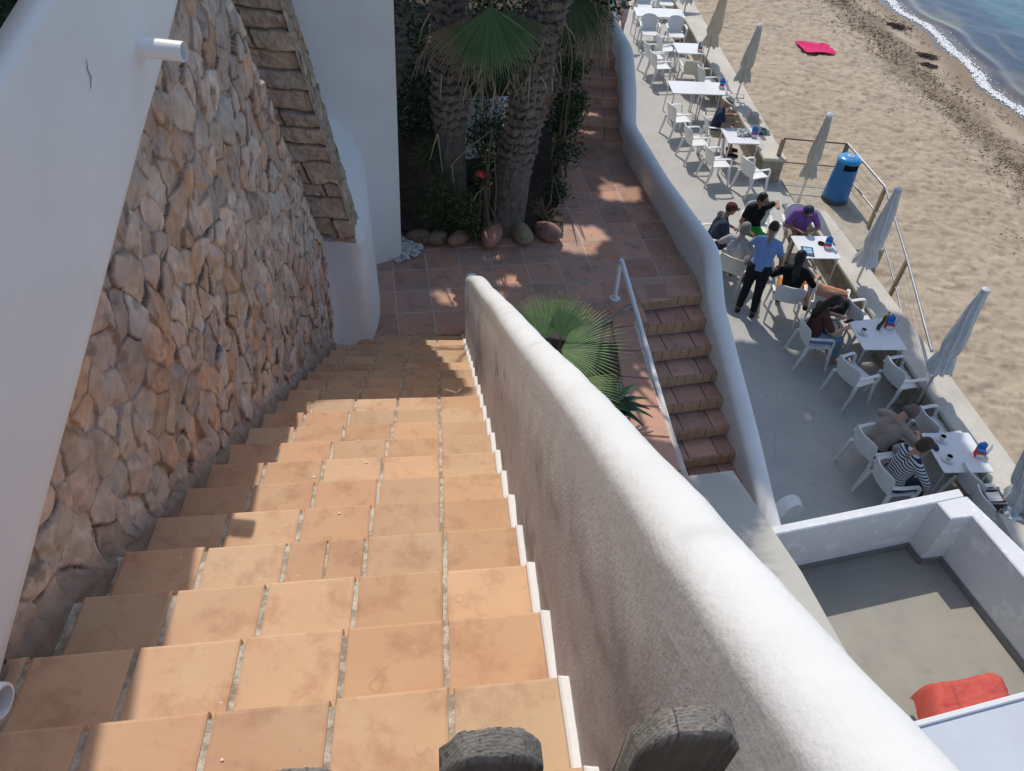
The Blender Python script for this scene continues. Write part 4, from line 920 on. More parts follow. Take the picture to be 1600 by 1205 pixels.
# ---- added pine, crown out of view, leaves placed to shade landing and terrace
HG = [(h[0][0]+SH[0]*h[0][2], h[0][1]+SH[1]*h[0][2], h[1], h[2]) for h in HOLES]
mb = MB(); r = random.Random(12); cnt = 0; clumps = {}
while cnt < 42000:
    gx = r.uniform(-4.4, 6.7); gy = r.uniform(4.0, 13.2)
    if gx > 3.15 and gy > 10.3-0.55*(gx-3.15)*0.35+0.5*(float(fbm(gx*1.1, gy*1.1, 3, 5))-0.5)*2: continue
    if gx > 6.45+0.4*(float(vn(gy, 0, 9))-0.5) or gy < 4.12+0.12*math.sin(gx*3): continue
    if gx > 2.95 and gy > 10.0: continue
    skip = False
    for hx, hy, hr, hd in HG:
        q = math.hypot((gx-hx)*0.9, gy-hy)/hr+0.9*(float(fbm(gx*8, gy*8, 3, 33))-0.5)
        if q < 1.0 and r.random() < hd: skip = True; break
    if skip: continue
    if float(fbm(gx*1.9, gy*1.9, 3, 44)) > 0.68 and r.random() < 0.7: continue
    z = 9.6+1.5*r.random()+0.5*math.sin(gx)+0.3*math.cos(gy*1.3)
    p = np.array([gx-SH[0]*z, gy-SH[1]*z, z])
    if gx < 3.0 and gy < 5.0 and sunlit(p): continue
    L_ = r.uniform(0.09, 0.15); g = r.uniform(0.6, 1.3)
    u = np.array([r.uniform(-1, 1), r.uniform(-1, 1), r.uniform(-0.5, 0.5)]); u /= np.linalg.norm(u); v = np.cross(u, [r.uniform(-.5, .5), r.uniform(-.5, .5), 1]); v /= np.linalg.norm(v)
    mb.add([p-u*L_-v*L_*0.4, p+u*L_*0.6-v*L_*0.7, p+u*L_*1.1+v*L_*0.4, p-u*L_*0.3+v*L_*0.8], [(0, 1, 2, 3)], (0.05*g, 0.085*g, 0.03*g)); cnt += 1
tr = thing('shade_pine', 'added umbrella pine, its unseen crown shaped to shade the landing and terrace', 'added shade tree', (0, 0, 0)); mb.build('crown', LEAF, tr)
mb = MB(); mb.tube([(-3.4, 17.2, 2.6), (-3.3, 17.1, 5.5), (-3.4, 16.9, 8.6)], [0.3, 0.24, 0.2], 14)
for k in range(9):
    gx, gy = -3.5+(k % 5)*2.1, 5.5+(k//5)*4.0; z = 9.8; A3, C3_ = np.array([-3.4, 16.9, 8.4]), np.array([gx-SH[0]*z, gy-SH[1]*z, z+0.3]); B3 = (A3+C3_)/2+np.array([0, 0, 0.2])
    if not any(sunlit(A3+(C3_-A3)*q_) for q_ in np.linspace(0, 1, 30)): mb.tube([A3, B3, C3_], [0.11, 0.07, 0.03], 8)
mb.build('trunk', BARK, tr, 50)
# ---- far steps going up beside the curved wall
fs = thing('far_staircase', 'worn terracotta steps going up past the creeper to the palms', 'staircase')
for i in range(0, 9):
    y = 10.72+0.31*i; z = 2.9+0.17*(i+1); xr = np.interp(y, [10.7, 11.84, 12.8, 14.5], [1.31, 1.21, 1.0, 0.6])+0.06; xl = xr-1.25
    mb = MB(); mb.m = 1; dy = 0.045*(1)
    mb.prism([(xl, y-0.30*0), (xr, y), (xr, y+1.2), (xl, y+1.2)], z-0.3, z-0.03)
    mb.m = 0
    for k in range(4):
        a, b = xl+(xr-xl)*k/4+0.004, xl+(xr-xl)*(k+1)/4-0.004
        tilepoly(mb, [(a, y-0.02), (b, y-0.02), (b, y+0.33), (a, y+0.33)], z, 0.034)
        tilepoly(mb, [(a, y-0.012), (b, y-0.012), (b, y-0.002), (a, y-0.002)], z-0.045, 0.11, tcol(0.2))
    mb.build('step', [TC2, GROUT2], fs)
# scrap of white wall behind the palms
mb = MB(); mb.prism([(0.35, 13.25), (1.0, 13.35), (1.0, 13.55), (0.35, 13.45)], 3, 4.95, 0.02); mb.prism([(-1.1, 9.75), (0.0, 9.95), (0.0, 10.05), (-1.1, 9.85)], 2.9, 3.9, 0.02)
tag(mb.build('garden_wall', WHITE), 'low white garden wall glimpsed between the palm trunks', 'wall')
# ================================================================ FURNITURE
PLA = mat('white_plastic', (0.78, 0.78, 0.76), (0.74, 0.74, 0.72), ns=3, rough=0.42, spec=0.4)
CREAM = mat('cream_plastic', (0.70, 0.66, 0.55), (0.66, 0.62, 0.52), ns=3, rough=0.45, spec=0.4)
ALU = mat('aluminium', (0.62, 0.62, 0.61), rough=0.35, metal=0.6)
TTOP = mat('white_table_top', (0.78, 0.79, 0.80), (0.75, 0.76, 0.77), ns=3, rough=0.3, spec=0.4)
def make_chair(mt, label):
    t = thing('armchair', label, 'chair')
    # seat: softly dished
    n = 11; g = np.zeros((n, n, 3))
    for i, u in enumerate(np.linspace(-1, 1, n)):
        for j, v in enumerate(np.linspace(-1, 1, n)):
            hw = 0.235-0.02*(1-v)/2-0.012*max(0, abs(v)-0.8)*5*abs(u)**3
            g[i, j] = (u*hw, v*0.215+0.02-0.012*abs(v)**3*abs(u)**4*(1 if v > 0 else -1), 0.445-0.016*(1-u*u)*(1-v*v)-(0.022*max(0, v-0.7)/0.3)+0.012*(v < -0.8))
    mb = MB(); mb.sheet(g, 0.020); mb.build('seat', mt, t, 50)
    # curved back panel, wrapping forward at its sides
    a_, b_ = 13, 12; g = np.zeros((a_, b_, 3))
    for i, u in enumerate(np.linspace(-1, 1, a_)):
        for j, v in enumerate(np.linspace(0, 1, b_)):
            hw = 0.20+0.035*math.sin(v*1.6)-(0.05*max(0, v-0.78)/0.22*0.5)
            top = 0.385-0.045*abs(u)**3.5
            g[i, j] = (u*hw, -0.205-0.115*v+0.085*u*u*(0.35+0.65*v), 0.445+v*top)
    mb = MB(); mb.sheet(g, 0.016); mb.build('backrest', mt, t, 50)
    for s in (-1, 1):
        mb = MB(); pts = [(s*0.225, -0.225, 0.64), (s*0.262, -0.10, 0.655), (s*0.268, 0.06, 0.655), (s*0.266, 0.155, 0.645), (s*0.262, 0.185, 0.61), (s*0.256, 0.195, 0.53), (s*0.245, 0.20, 0.44)]
        g = np.zeros((len(pts), 5, 3))
        for i, p in enumerate(pts):
            for j, q in enumerate(np.linspace(-1, 1, 5)):
                wdt = 0.026 if i < 4 else 0.022; up = i < 4
                g[i, j] = (p[0]+(q*wdt if up or True else 0), p[1], p[2]-0.006*q*q)
        mb.sheet(g, 0.018); mb.build('armrest', mt, t, 50)
        for f in (1, -1):
            mb = MB(); y0 = 0.195 if f > 0 else -0.19; y1 = 0.245 if f > 0 else -0.285; x1 = 0.262 if f > 0 else 0.245
            mb.tube([(s*0.225, y0, 0.45), (s*(0.235), y0+f*0.012, 0.34), (s*x1, y1, 0.012), (s*x1, y1, 0.0)], [0.038, 0.034, 0.024, 0.021], 8, flat=0.7); mb.build('leg', mt, t, 50)
    return t
chairA = make_chair(PLA, ''); chairB = make_chair(CREAM, '')
TA, TB = kids(chairA), kids(chairB); usedc = {'A': False, 'B': False}
CH_LIST = []
def chair(px, py, head, label, kind='A', z=0.44, dx=0, dy=0):
    p = at(px, py, z); p = np.array([p[0]+dx, p[1]+dy, 0.0]); src, tr_ = (chairA, TA) if kind == 'A' else (chairB, TB)
    if not usedc[kind]:
        usedc[kind] = True; src.location = tuple(p); src.rotation_euler = (0, 0, az(head)); src['label'] = label; src['group'] = 'plastic armchairs on the terrace'; o = src
    else: o = dup(src, p, az(head), label, 'plastic armchairs on the terrace', tr_)
    return p
def make_table():
    t = thing('cafe_table', '', 'table', (0, 0, 0), 0, 'square white tables on the terrace'); mb = MB()
    q = []
    for cx, cy, a0 in ((0.32, 0.32, 0), (-0.32, 0.32, 90), (-0.32, -0.32, 180), (0.32, -0.32, 270)):
        for k in range(6): a = R(a0+k*18); q.append((cx+0.03*math.cos(a), cy+0.03*math.sin(a)))
    mb.prism(q, 0.718, 0.73, 0.003); mb.build('table_top', TTOP, t)
    mb = MB()
    for s in (-1, 1): mb.box((0, s*0.30, 0.702), (0.6, 0.02, 0.03)); mb.box((s*0.30, 0, 0.702), (0.02, 0.578, 0.03))
    mb.build('apron', ALU, t)
    for sx in (-1, 1):
        for sy in (-1, 1):
            mb = MB(); mb.tube([(sx*0.305, sy*0.305, 0.715), (sx*0.315, sy*0.315, 0.35), (sx*0.325, sy*0.325, 0.0)], [0.017, 0.016, 0.015], 10); mb.build('leg', ALU, t, 50)
    return t
tab0 = make_table(); TT0 = kids(tab0); tused = [False]
def table(c, head, label):
    if not tused[0]: tused[0] = True; tab0.location = (c[0], c[1], 0); tab0.rotation_euler = (0, 0, az(head)); tab0['label'] = label
    else: dup(tab0, (c[0], c[1], 0), az(head), label, None, TT0)
def tc(*pts): q = [at(a, b, 0.73) for a, b in pts]; return sum(q)/len(q)
t6 = tc((1323, 501), (1385, 501), (1419.6, 545.5), (1354, 547)); t7 = tc((1441, 677.6), (1512.5, 676), (1552.7, 737), (1476, 738)); t5 = tc((1232, 368), (1290, 369), (1312.5, 404), (1264, 404))
t4 = tc((1125.6, 200.7), (1173, 201), (1190.6, 224.5), (1138, 223.8)); t2 = tc((1053, 66), (1092, 67), (1098, 85), (1060, 84))
t3a = np.array([3.52, 18.43]); t3b = np.array([4.21, 18.50]); t1a = np.array([2.97, 23.42]); t1b = np.array([3.66, 23.50])
table(t7, -7, 'white table with two coffee cups and a dark glasses case, beside the striped shirt person')
table(t6, -7, 'white table in patchy shade holding one coffee cup and a cluster of sauce bottles')
table(t5, -7, 'white table with a magazine, in front of the purple shirted person')
table(t4, -7, 'white table heaped with crumpled cloth in front of the person in the pale hat')
table(t3b, -6, 'white table with a menu stand, right one of the pair joined behind the hatted person')
table(t3a, -6, 'bare white table, left one of the pair joined behind the hatted person')
table(t2, -6, 'single white table with a napkin holder halfway up the terrace, behind the cream backed chair')
table(t1b, -5, 'white table partly behind a closed parasol, right one of the farthest pair')
table(t1a, -5, 'bare white table, left one of the farthest pair in view')
# chairs (photo position of the seat, heading)
chair(1394, 754, 76, 'white armchair of the person in the striped top')
chair(1364, 702, 70, 'white armchair of the stooping curly haired person in beige')
chair(1272, 530, 84, 'white armchair of the person in brown with the canvas bag')
chair(1335, 588, 62, 'empty white armchair seen from behind, in front of the brown shirted person')
chair(1407, 592, 70, 'empty white armchair between the one cup table and foreground parasol')
chair(1346, 500, 72, 'empty white armchair partly hidden behind the one cup table')
chair(1459, 672, 72, 'empty white armchair at the far side of the two cup table')
chair(1528, 762, 72, 'empty white armchair half hidden by the balcony wall, near the two cup table')
chair(1548, 800, 80, 'white chair carrying the wicker basket, beyond the balcony corner')
chair(1228, 462, 12, 'white armchair of the long haired person in black, seen from behind')
chair(1293, 468, 22, 'white armchair with the orange towel on its arm, behind the black haired person')
chair(1242, 360, 178, 'white armchair with the purple shirted person in it')
chair(1146, 418, 32, 'cream armchair of the grey haired person, beside the standing person in blue', 'B')
chair(1112, 378, 82, 'white armchair of the person in the dark red cap')
chair(1178, 355, 190, 'white armchair of the person in green shorts')
chair(1177, 271, 62, 'empty white armchair at the end of the long seat wall, before the cloth covered table')
chair(1120, 254, 74, 'nearest empty white armchair left of the cloth covered table')
chair(1087, 221, 74, 'empty white armchair in the row left of the hatted person, second from the camera')
chair(1116, 206, 90, 'white armchair of the person in the pale hat')
chair(1060, 185, 70, 'empty white armchair tucked under the left of the joined tables with the menu stand')
chair(1148, 166, 96, 'empty white armchair right under the joined tables, behind the hatted person')
chair(1031, 103, 72, 'empty white armchair before the pushed together pair, left of the single napkin table')
chair(1040, 76, 74, 'empty white armchair at the left edge of the single napkin table')
chair(1021, 88, 72, 'empty white armchair pushed close behind another, farther left of the single napkin table')
chair(1078, 112, -2, 'cream armchair turned away, its wide back facing the camera below the single napkin table', 'B')
chair(1105, 127, 74, 'empty white armchair squeezed between the napkin table and the seat wall')
chair(1014, 50, 176, 'empty white armchair facing the camera at the front left of the farthest tables')
chair(1055, 53, 176, 'empty white armchair facing the camera at the front right of the farthest tables')
chair(1006, 8, 180, 'empty white armchair at the top edge of the photo, left of the farthest tables')
chair(1040, 4, 180, 'empty white armchair at the top edge of the photo, behind the farthest tables')
chair(1022, -14, 0, 'empty white armchair mostly beyond the top edge of the photo')
# ---- closed parasols
CAN = mat('parasol_canvas', (0.52, 0.51, 0.46), (0.45, 0.44, 0.40), ns=3, rough=0.85, bump=0.3, bs=60)
CANW = mat('pale_canvas', (0.66, 0.67, 0.66), (0.58, 0.60, 0.60), ns=3, rough=0.85, bump=0.3, bs=60)
def parasol(px, py, H, label, m=CAN, base=None, zb=1.0, fat=1.0, seed=0, zc=None):
    tp_ = at(px, py, H); b = np.array(base) if base is not None else np.array([tp_[0], tp_[1], 0.0])
    lean = np.array([(tp_[0]-b[0])/H, (tp_[1]-b[1])/H])
    t = thing('parasol', label, 'parasol', (b[0], b[1], 0), 0, 'closed parasols along the seat wall')
    r = random.Random(seed); ph = r.uniform(0, 6); seg = 96; prof = []
    hs_ = np.linspace(zb, H-0.05, 60); vs = []; f = []
    tz = zb+0.30
    for i, z in enumerate(hs_):
        u = (z-zb)/(H-zb)
        rad = 0.135*(1-u)**0.6*0.75+0.042
        uu = (z-tz)/(H-tz)
        if z > tz: rad = 0.040+0.088*fat*(1-uu)**0.75-0.030*math.exp(-((z-tz)/0.07)**2)
        else: rad = 0.082*fat**0.5+0.075*fat*((tz-z)/(tz-zb))**0.8
        for k in range(seg):
            th = 2*math.pi*k/seg; tw = th+1.3*u+ph
            pl = (0.20+0.10*math.sin(th+5*u+ph))*(abs(((tw*8/(2*math.pi)) % 1)-0.5)*2-0.5)*(0.9 if z > tz else 1.3)+0.10*math.sin(3*tw+2*u)+0.05*math.sin(21*th+5*u)
            q = rad*(1+pl); zz = z
            if i == 0: zz = z-0.05*(0.5+0.5*math.sin(8*tw))-0.02*math.sin(17*th)
            vs.append((q*math.cos(th)+lean[0]*zz, q*math.sin(th)+lean[1]*zz, zz))
    for i in range(59):
        for k in range(seg): k2 = (k+1) % seg; f.append((i*seg+k, i*seg+k2, (i+1)*seg+k2, (i+1)*seg+k))
    f.append(tuple(range(59*seg, 60*seg))); mb = MB(); mb.add(vs, f); cn_ = mb.build('canopy', m, t, 60)
    L3 = lambda z: (lean[0]*z, lean[1]*z, z)
    mb = MB(); mb.tube([L3(0.04), L3(H-0.02)], 0.021, 12); mb.build('pole', ALU, t, 50)
    mb = MB(); mb.tube([L3(H-0.06), L3(H-0.03), L3(H), L3(H+0.02)], [0.045, 0.062, 0.055, 0.012], 16); mb.build('finial', mat('parasol_cap', (0.55, 0.56, 0.60), rough=0.6), cn_, 50)
    mb = MB(); mb.tube([L3(tz-0.012), L3(tz+0.012)], 0.082, 24); mb.build('strap', m, cn_, 60)
    mb = MB(); mb.box((0, 0, 0.03), (0.42, 0.42, 0.06), 0.15, 0.012); mb.tube([(0, 0, 0.06), (0, 0, 0.30)], 0.032, 12); mb.build('base', mat('parasol_base', (0.22, 0.21, 0.20), rough=0.8), t)
    return t
parasol(1541, 452, 2.42, 'closed pale grey parasol in the right foreground, standing by the two cup table', CANW, seed=1, fat=1.15)
parasol(1404, 296, 2.42, 'closed pale grey parasol flaring at the bottom, in front of the metal railing', CANW, seed=2, fat=1.25, base=at(1322, 478, 0))
parasol(1297, 179, 2.42, 'slim closed cream parasol left of the blue litter bin', CAN, seed=3, fat=0.95, base=at(1242, 330, 0))
parasol(1188, 39, 2.50, 'closed grey parasol right behind the person in the pale hat', CAN, seed=4, fat=1.2, base=at(1141, 182, 0), zb=1.1)
parasol(1135, -18, 2.55, 'bulky closed cream parasol behind the single napkin table', mat('cream_canvas', (0.56, 0.50, 0.40), (0.48, 0.43, 0.34), ns=3, rough=0.9, bump=0.3, bs=50), seed=5, fat=1.5, base=at(1096, 118, 0), zb=1.0)
parasol(1090, -120, 2.55, 'closed grey parasol cut by the top edge, at the farthest tables', CAN, seed=6, fat=1.1, base=at(1063, 62, 0), zb=0.85)
parasol(1650, 640, 2.42, 'closed parasol at the right edge of the photo of which only the crumpled hem shows', CANW, seed=8, fat=1.6, base=at(1578, 822, 0), zb=0.62)
# ---- litter bin
b0 = at(1303, 312, 0.03); bn = thing('litter_bin', 'round blue litter bin with domed lid on the platform by the railing', 'litter bin', (b0[0], b0[1], 0.03), az(-8))
BLUE = mat('blue_paint', (0.015, 0.17, 0.42), (0.012, 0.14, 0.37), ns=3, rough=0.35, spec=0.5); DK = mat('dark_base', (0.09, 0.09, 0.08), rough=0.8); BLK = mat('black_inside', (0.006, 0.006, 0.007), rough=0.9)
mb = MB(); mb.lathe([(0.272, 0.0), (0.272, 0.085), (0.262, 0.092)], seg=48); mb.build('base', DK, bn, 40)
mb = MB(); mb.lathe([(0.26, 0.09), (0.268, 0.10), (0.262, 0.16), (0.245, 0.45), (0.225, 0.74), (0.223, 0.76)], seg=48); bb_ = mb.build('body', BLUE, bn, 40)
mb = MB(); mb.lathe([(0.190, 0.74), (0.190, 0.90)], seg=48); mb.build('opening', BLK, bn, 60)
mb = MB(); seg = 40; vv = []; ff = []
for i in range(seg+1):                            # side cheeks round the back, leaving the slot open towards the camera
    a = R(-90+42)+(2*math.pi-R(84))*i/seg
    for rr_, z in ((0.224, 0.755), (0.222, 0.905), (0.214, 0.905), (0.214, 0.755)): vv.append((rr_*math.cos(a), rr_*math.sin(a), z))
for i in range(seg):
    for k in range(4): k2 = (k+1) % 4; ff.append((4*i+k, 4*i+4+k, 4*i+4+k2, 4*i+k2))
ff += [(0, 1, 2, 3), (4*seg+3, 4*seg+2, 4*seg+1, 4*seg)]
mb.add(vv, ff); mb.build('hood', BLUE, bn, 40)
mb = MB(); mb.lathe([(0.215, 0.895), (0.238, 0.90), (0.240, 0.925), (0.228, 0.955), (0.19, 0.985), (0.12, 1.0), (0.0, 1.006)], seg=48); ld_ = mb.build('lid', mat('blue_lid', (0.02, 0.25, 0.55), rough=0.25, spec=0.6), bn, 50)
mb = MB(); mb.lathe([(0.07, 1.002), (0.065, 1.012), (0.03, 1.016), (0.028, 1.03), (0.0, 1.032)], seg=24); mb.build('lid_plate', mat('faded_sticker', (0.45, 0.55, 0.60), rough=0.5), ld_, 50)
mb = MB(); vv = []; 
for z in (0.50, 0.77):
    for a in np.linspace(-32, 2, 7): rr_ = np.interp(z, [0.45, 0.74, 0.8], [0.245, 0.225, 0.223])+0.0025; vv.append((rr_*math.cos(R(a)), rr_*math.sin(R(a)), z))
mb.add(vv, [(i, i+1, i+8, i+7) for i in range(6)]); mb.build('notice', mat('white_notice', (0.55, 0.62, 0.68), (0.2, 0.35, 0.5), ns=40, rough=0.5, lo=0.55, hi=0.6), bb_)
# ---- railing round the ramp to the beach
rl = thing('railing', 'metal handrail on flat timber posts round the bin platform and down beside the seat wall', 'railing')
STL = mat('galvanised_rail', (0.42, 0.41, 0.42), (0.33, 0.31, 0.31), ns=8, rough=0.35, metal=0.7); WOODP = mat('weathered_post', (0.36, 0.28, 0.18), (0.27, 0.21, 0.14), ns=7, rough=0.85, bump=1.0, bs=30)
tp = [at(1225, 216.5, 0.95), at(1325, 225, 0.95), at(1384, 293, 0.95), at(1418, 406, 0.95), at(1456, 549, 0.95)]
mid = tp[2]*0.5+tp[3]*0.5; mid = at(1400, 340, 0.95)
tl = [at(1230, 249, 0.42), at(1301, 259, 0.42), at(1335, 277.5, 0.42), at(1375, 328, 0.42), at(1389, 364, 0.42), at(1406, 420, 0.42), at(1434, 522, 0.42)]
RUST = mat('rusty_rail', (0.22, 0.15, 0.10), (0.15, 0.10, 0.08), ns=12, rough=0.7)
mb = MB(); mb.tube([tp[0], tp[1]], 0.017, 10); mb.build('top_rail', RUST, rl, 60, 'rusty top rail')
for a, b in ((tp[1], tp[2]), (tp[2], tp[3]), (tp[3], tp[4])):
    mb = MB(); mb.tube([a, b], 0.024, 12); mb.build('top_rail', STL, rl, 60)
def low(p): return np.array([p[0], p[1], 0.42])
mb = MB(); mb.tube([low(tp[0]), low(tp[1])], 0.014, 8); mb.build('lower_rail', RUST, rl, 60)
for a, b in ((tp[1], tp[2]), (tp[2], tp[3]), (tp[3], tp[4])):
    mb = MB(); mb.tube([low(a), low(b)], 0.018, 10); mb.build('lower_rail', STL, rl, 60)
for z in (0.30, 0.55, 0.68, 0.80):
    mb = MB()
    for a, b in ((tp[0], tp[1]), (tp[1], tp[2]), (tp[2], tp[3]), (tp[3], tp[4])):
        if a is tp[0] and z not in (0.3,): continue
        A = np.array([a[0], a[1], z]); B = np.array([b[0], b[1], z]); mb.tube([A, (A+B)/2-(0, 0, 0.01), B], 0.0035, 5)
    mb.build('wire', STL, rl)
for i, p in enumerate(tp[:4]+[]):
    d = (tp[min(i+1, 4)]-tp[max(i-1, 0)])[:2]; a = math.atan2(d[1], d[0]); mb = MB(); mb.box((p[0], p[1], 0.10), (0.09, 0.05, 1.66), a, 0.006); mb.build('post', WOODP, rl)
# ---- pink towel on the sand
def towel(name, label, gridf, n, m_, th=0.012, loc=None, cat='towel'):
    g = np.zeros((n, n, 3))
    for i, u in enumerate(np.linspace(0, 1, n)):
        for j, v in enumerate(np.linspace(0, 1, n)): g[i, j] = gridf(u, v)
    mb = MB(); mb.sheet(g, th); return tag(mb.build(name, m_, None, 60), label, cat)
Q = [at(1240, 66, -0.70), at(1292, 70, -0.70), at(1307, 86, -0.70), at(1262, 84, -0.70)]
def tg(u, v):
    p = (Q[0]*(1-u)+Q[1]*u)*(1-v)+(Q[3]*(1-u)+Q[2]*u)*v; e = 0.10*(float(vn(u*4+v, v*3, 6))-0.5)
    return p+np.array([e*0.7, e, 0.015+0.06*float(fbm(u*7, v*5, 3, 4))])
towel('beach_towel', 'bright pink towel spread crumpled on the sand', tg, 34, mat('pink_terry', (0.72, 0.03, 0.16), (0.60, 0.02, 0.12), ns=9, rough=0.95, bump=0.8, bs=90))
# ---- handrail of the lower steps
hr = thing('handrail', 'bent white tube handrail beside the lower terracotta steps', 'handrail')
WP = mat('white_painted_tube', (0.82, 0.83, 0.84), (0.72, 0.72, 0.72), ns=30, rough=0.45, spec=0.45)
ft = at(959, 466, 2.90); hz = 0.66
tpp = np.array([ft[0]+0.0, ft[1]-0.0, 2.9+hz]); e1 = at(1068, 742, 1.95); 
def onr(px, py, A, B):  # height where the surveyed rail passes a pixel ray, in the vertical plane through A-B
    return at(px, py, A)
def vp(px, py, a, b):
    d = CM.T @ np.array([(px-800)/F, (py-602.5)/F, 1.0]); n = np.array([-(b[1]-a[1]), b[0]-a[0]]); k = (n @ np.array(a))/(n @ d[:2]); return np.array([d[0]*k, d[1]*k, CH+d[2]*k])
tA = vp(970, 404, (1.10, 7.10), (1.78, 4.40)); ft = np.array([1.085, 7.115, 2.9])
mb = MB(); P0 = ft; P1 = tA
Bd = np.array([0.28, -0.96]); e = vp(1072, 757, (1.10, 7.10), (1.78, 4.40)); print('RAIL', P1, e)
mb.tube([P0, P0*0.5+P1*0.5, P1-(0, 0, 0.05), P1+(0.006, -0.02, -0.008), P1+(0.02, -0.06, -0.025), P1*0.5+e*0.5, e], 0.026, 14); mb.build('tube', WP, hr, 60)
mb = MB(); mb.lathe([(0.062, 0.0), (0.062, 0.012), (0.03, 0.02), (0.027, 0.05)], c=tuple(ft), seg=24); mb.build('foot_plate', WP, hr, 50)
mb = MB(); m_ = P1*0.12+e*0.88; mb.tube([m_, (m_[0]-0.10, m_[1]-0.02, m_[2]-0.10), (m_[0]-0.15, m_[1]-0.02, m_[2]-0.25)], 0.018, 10); mb.build('bracket', WP, hr, 50)
# ================================================================ BALCONY, lower right
bal = thing('balcony', 'small roof terrace with white parapet walls and grey tiled floor in the lower right corner', 'balcony')
BF = 1.30; BT = 2.10
GT = mat('grey_floor_tile', (0.37, 0.345, 0.29), (0.32, 0.30, 0.255), ns=2.5, rough=0.7, bump=0.25, bs=30, brick=dict(w=0.9, h=0.45, m=0.004, mc=(1.05, 1.05, 1.02), rot=R(-18), c2=(0.97, 0.97, 0.97)), c3=(0.27, 0.25, 0.22), ns3=5, lo3=0.6, hi3=0.8)
mb = MB(); mb.prism([(2.5, 2.0), (5.4, 2.3), (5.2, 4.9), (4.8, 5.3), (2.5, 4.9)], 0.8, BF); mb.build('floor', GT, bal)
mb = MB()
def P(px, py, z): return tuple(at(px, py, z)[:2])
o1, o2, o3 = (2.45, 4.62), (4.781, 5.388), (6.1, 2.75)
i1 = (2.50, 4.535); i2 = (4.478, 5.172); i3 = (4.553, 4.97); i4 = (4.792, 5.025); i5 = (5.45, 3.0)
mb.prism([o1, o2, (4.80, 5.28), i2, i1], 0.0, BT, 0.012)
mb2 = [(4.781, 5.388), (5.156, 4.652), (5.95, 2.9), i5, (5.033, 4.357), i4, i3, i2]
mb.prism([(4.80, 5.281), (4.83, 5.292), (5.156, 4.652), (6.0, 2.85), (5.60, 2.72), (5.033, 4.34), i4, i3, (4.478, 5.171)], 0.0, BT-0.001, 0.012)
mb.build('parapet', mat('balcony_render', (0.76, 0.77, 0.78), (0.71, 0.72, 0.74), ns=2.2, rough=0.8, bump=0.5, bs=20, c3=(0.86, 0.87, 0.88), ns3=5), bal)
SK = mat('grey_skirting', (0.22, 0.22, 0.215), (0.18, 0.18, 0.18), ns=4, rough=0.6)
mb = MB()
def strip(a, b, w_=0.018, z0=BF, z1=BF+0.085):
    a = np.array(a); b = np.array(b); d = (b-a)/np.linalg.norm(b-a); n = np.array([d[1], -d[0]]); mb.prism([a, b, b+n*w_, a+n*w_], z0, z1, 0.003)
strip(i1, i2); strip(i2, i3); strip(i3, i4); strip(i4, (5.033, 4.34)); strip((5.033, 4.34), (5.58, 2.78)); mb.build('skirting', SK, bal)
# plain wall between the lower steps and the balcony, with a flat top
mb = MB(); mb.prism([at(1063, 745, 2.10)[:2], at(1145, 735, 2.10)[:2], at(1246, 893, 1.9)[:2]*0+np.array([2.86, 4.2]), (3.12, 3.3), (3.3, 2.4), (1.9, 2.2), (1.45, 4.2)], -0.1, 2.11, 0.012)
tag(mb.build('dividing_wall', mat('beige_render', (0.56, 0.54, 0.47), (0.52, 0.50, 0.44), ns=3, rough=0.9, bump=0.3, bs=25)), 'plain beige flat topped wall between the foot of the lower steps and the balcony', 'wall')
# rounded white wall end at the foot of the curved wall
p = at(1231, 800, 0.45); mb = MB()
g = np.zeros((15, 10, 3))
for i, a in enumerate(np.linspace(-1, 1, 15)):
    for j, h in enumerate(np.linspace(0, 1, 10)): g[i, j] = (p[0]+a*0.20, p[1]+0.10*a+0.05*(1-a*a), 0.0+(0.62-0.14*abs(a)**2.5)*h)
mb.sheet(g, 0.17); tag(mb.build('low_wall_end', WCOPE, None, 60), 'rounded white low wall end where the curved wall meets the balcony', 'wall')
# red towel over a lounger
lo_ = thing('sun_lounger', 'low white lounger almost hidden by the red towel on the balcony', 'lounger', (4.32, 3.05, BF), az(-14))
mb = MB(); g = np.zeros((8, 8, 3))
for i, u in enumerate(np.linspace(-0.36, 0.36, 8)):
    for j, v in enumerate(np.linspace(-1.2, 0.1, 8)): g[i, j] = (u*0.8, v*0.8+0.1, 0.30)
mb.sheet(g, 0.03); mb.build('sling', PLA, lo_)
for sx in (-1, 1):
    for sy in (-0.8, 0.1): mb = MB(); mb.tube([(sx*0.26, sy, 0.30), (sx*0.26, sy, 0.0)], 0.018, 8); mb.build('leg', ALU, lo_)
za = BF+0.42
C0, C1, C2, C3 = at(1446, 1072, za), at(1560, 1050, za), at(1600, 1130, za), at(1460, 1150, za)
Lf = at(1408, 1085, za-0.05)
def rt(u, v):
    p = (C0*(1-u)+C1*u)*(1-v)+(C3*(1-u)+C2*u)*v
    if u < 0.16:
        s = (0.16-u)/0.16; e0 = (C0*(0.84)+C1*0.16)*(1-v)+(C3*0.84+C2*0.16)*v; p = e0+np.array([-0.12*math.sin(s*1.5), -0.02*s, 0.03*math.sin(s*3.1)-0.26*s*s])
    z = 0.045*float(fbm(u*5, v*5, 3, 3))+0.016*math.sin(u*9+3*v)+0.03*math.exp(-((u-0.22-0.1*v)/0.05)**2)+0.02*math.sin(v*2.0)-0.05*sst(0.12, 0, v)-0.05*float(sst(0.9, 1, u))
    return p+np.array([0, 0, float(z)])
towel('red_towel', 'coral red terry towel folded over the lounger on the balcony', rt, 60, mat('red_terry', (0.66, 0.13, 0.10), (0.58, 0.10, 0.08), ns=12, rough=0.98, bump=2.2, bs=160), 0.035)
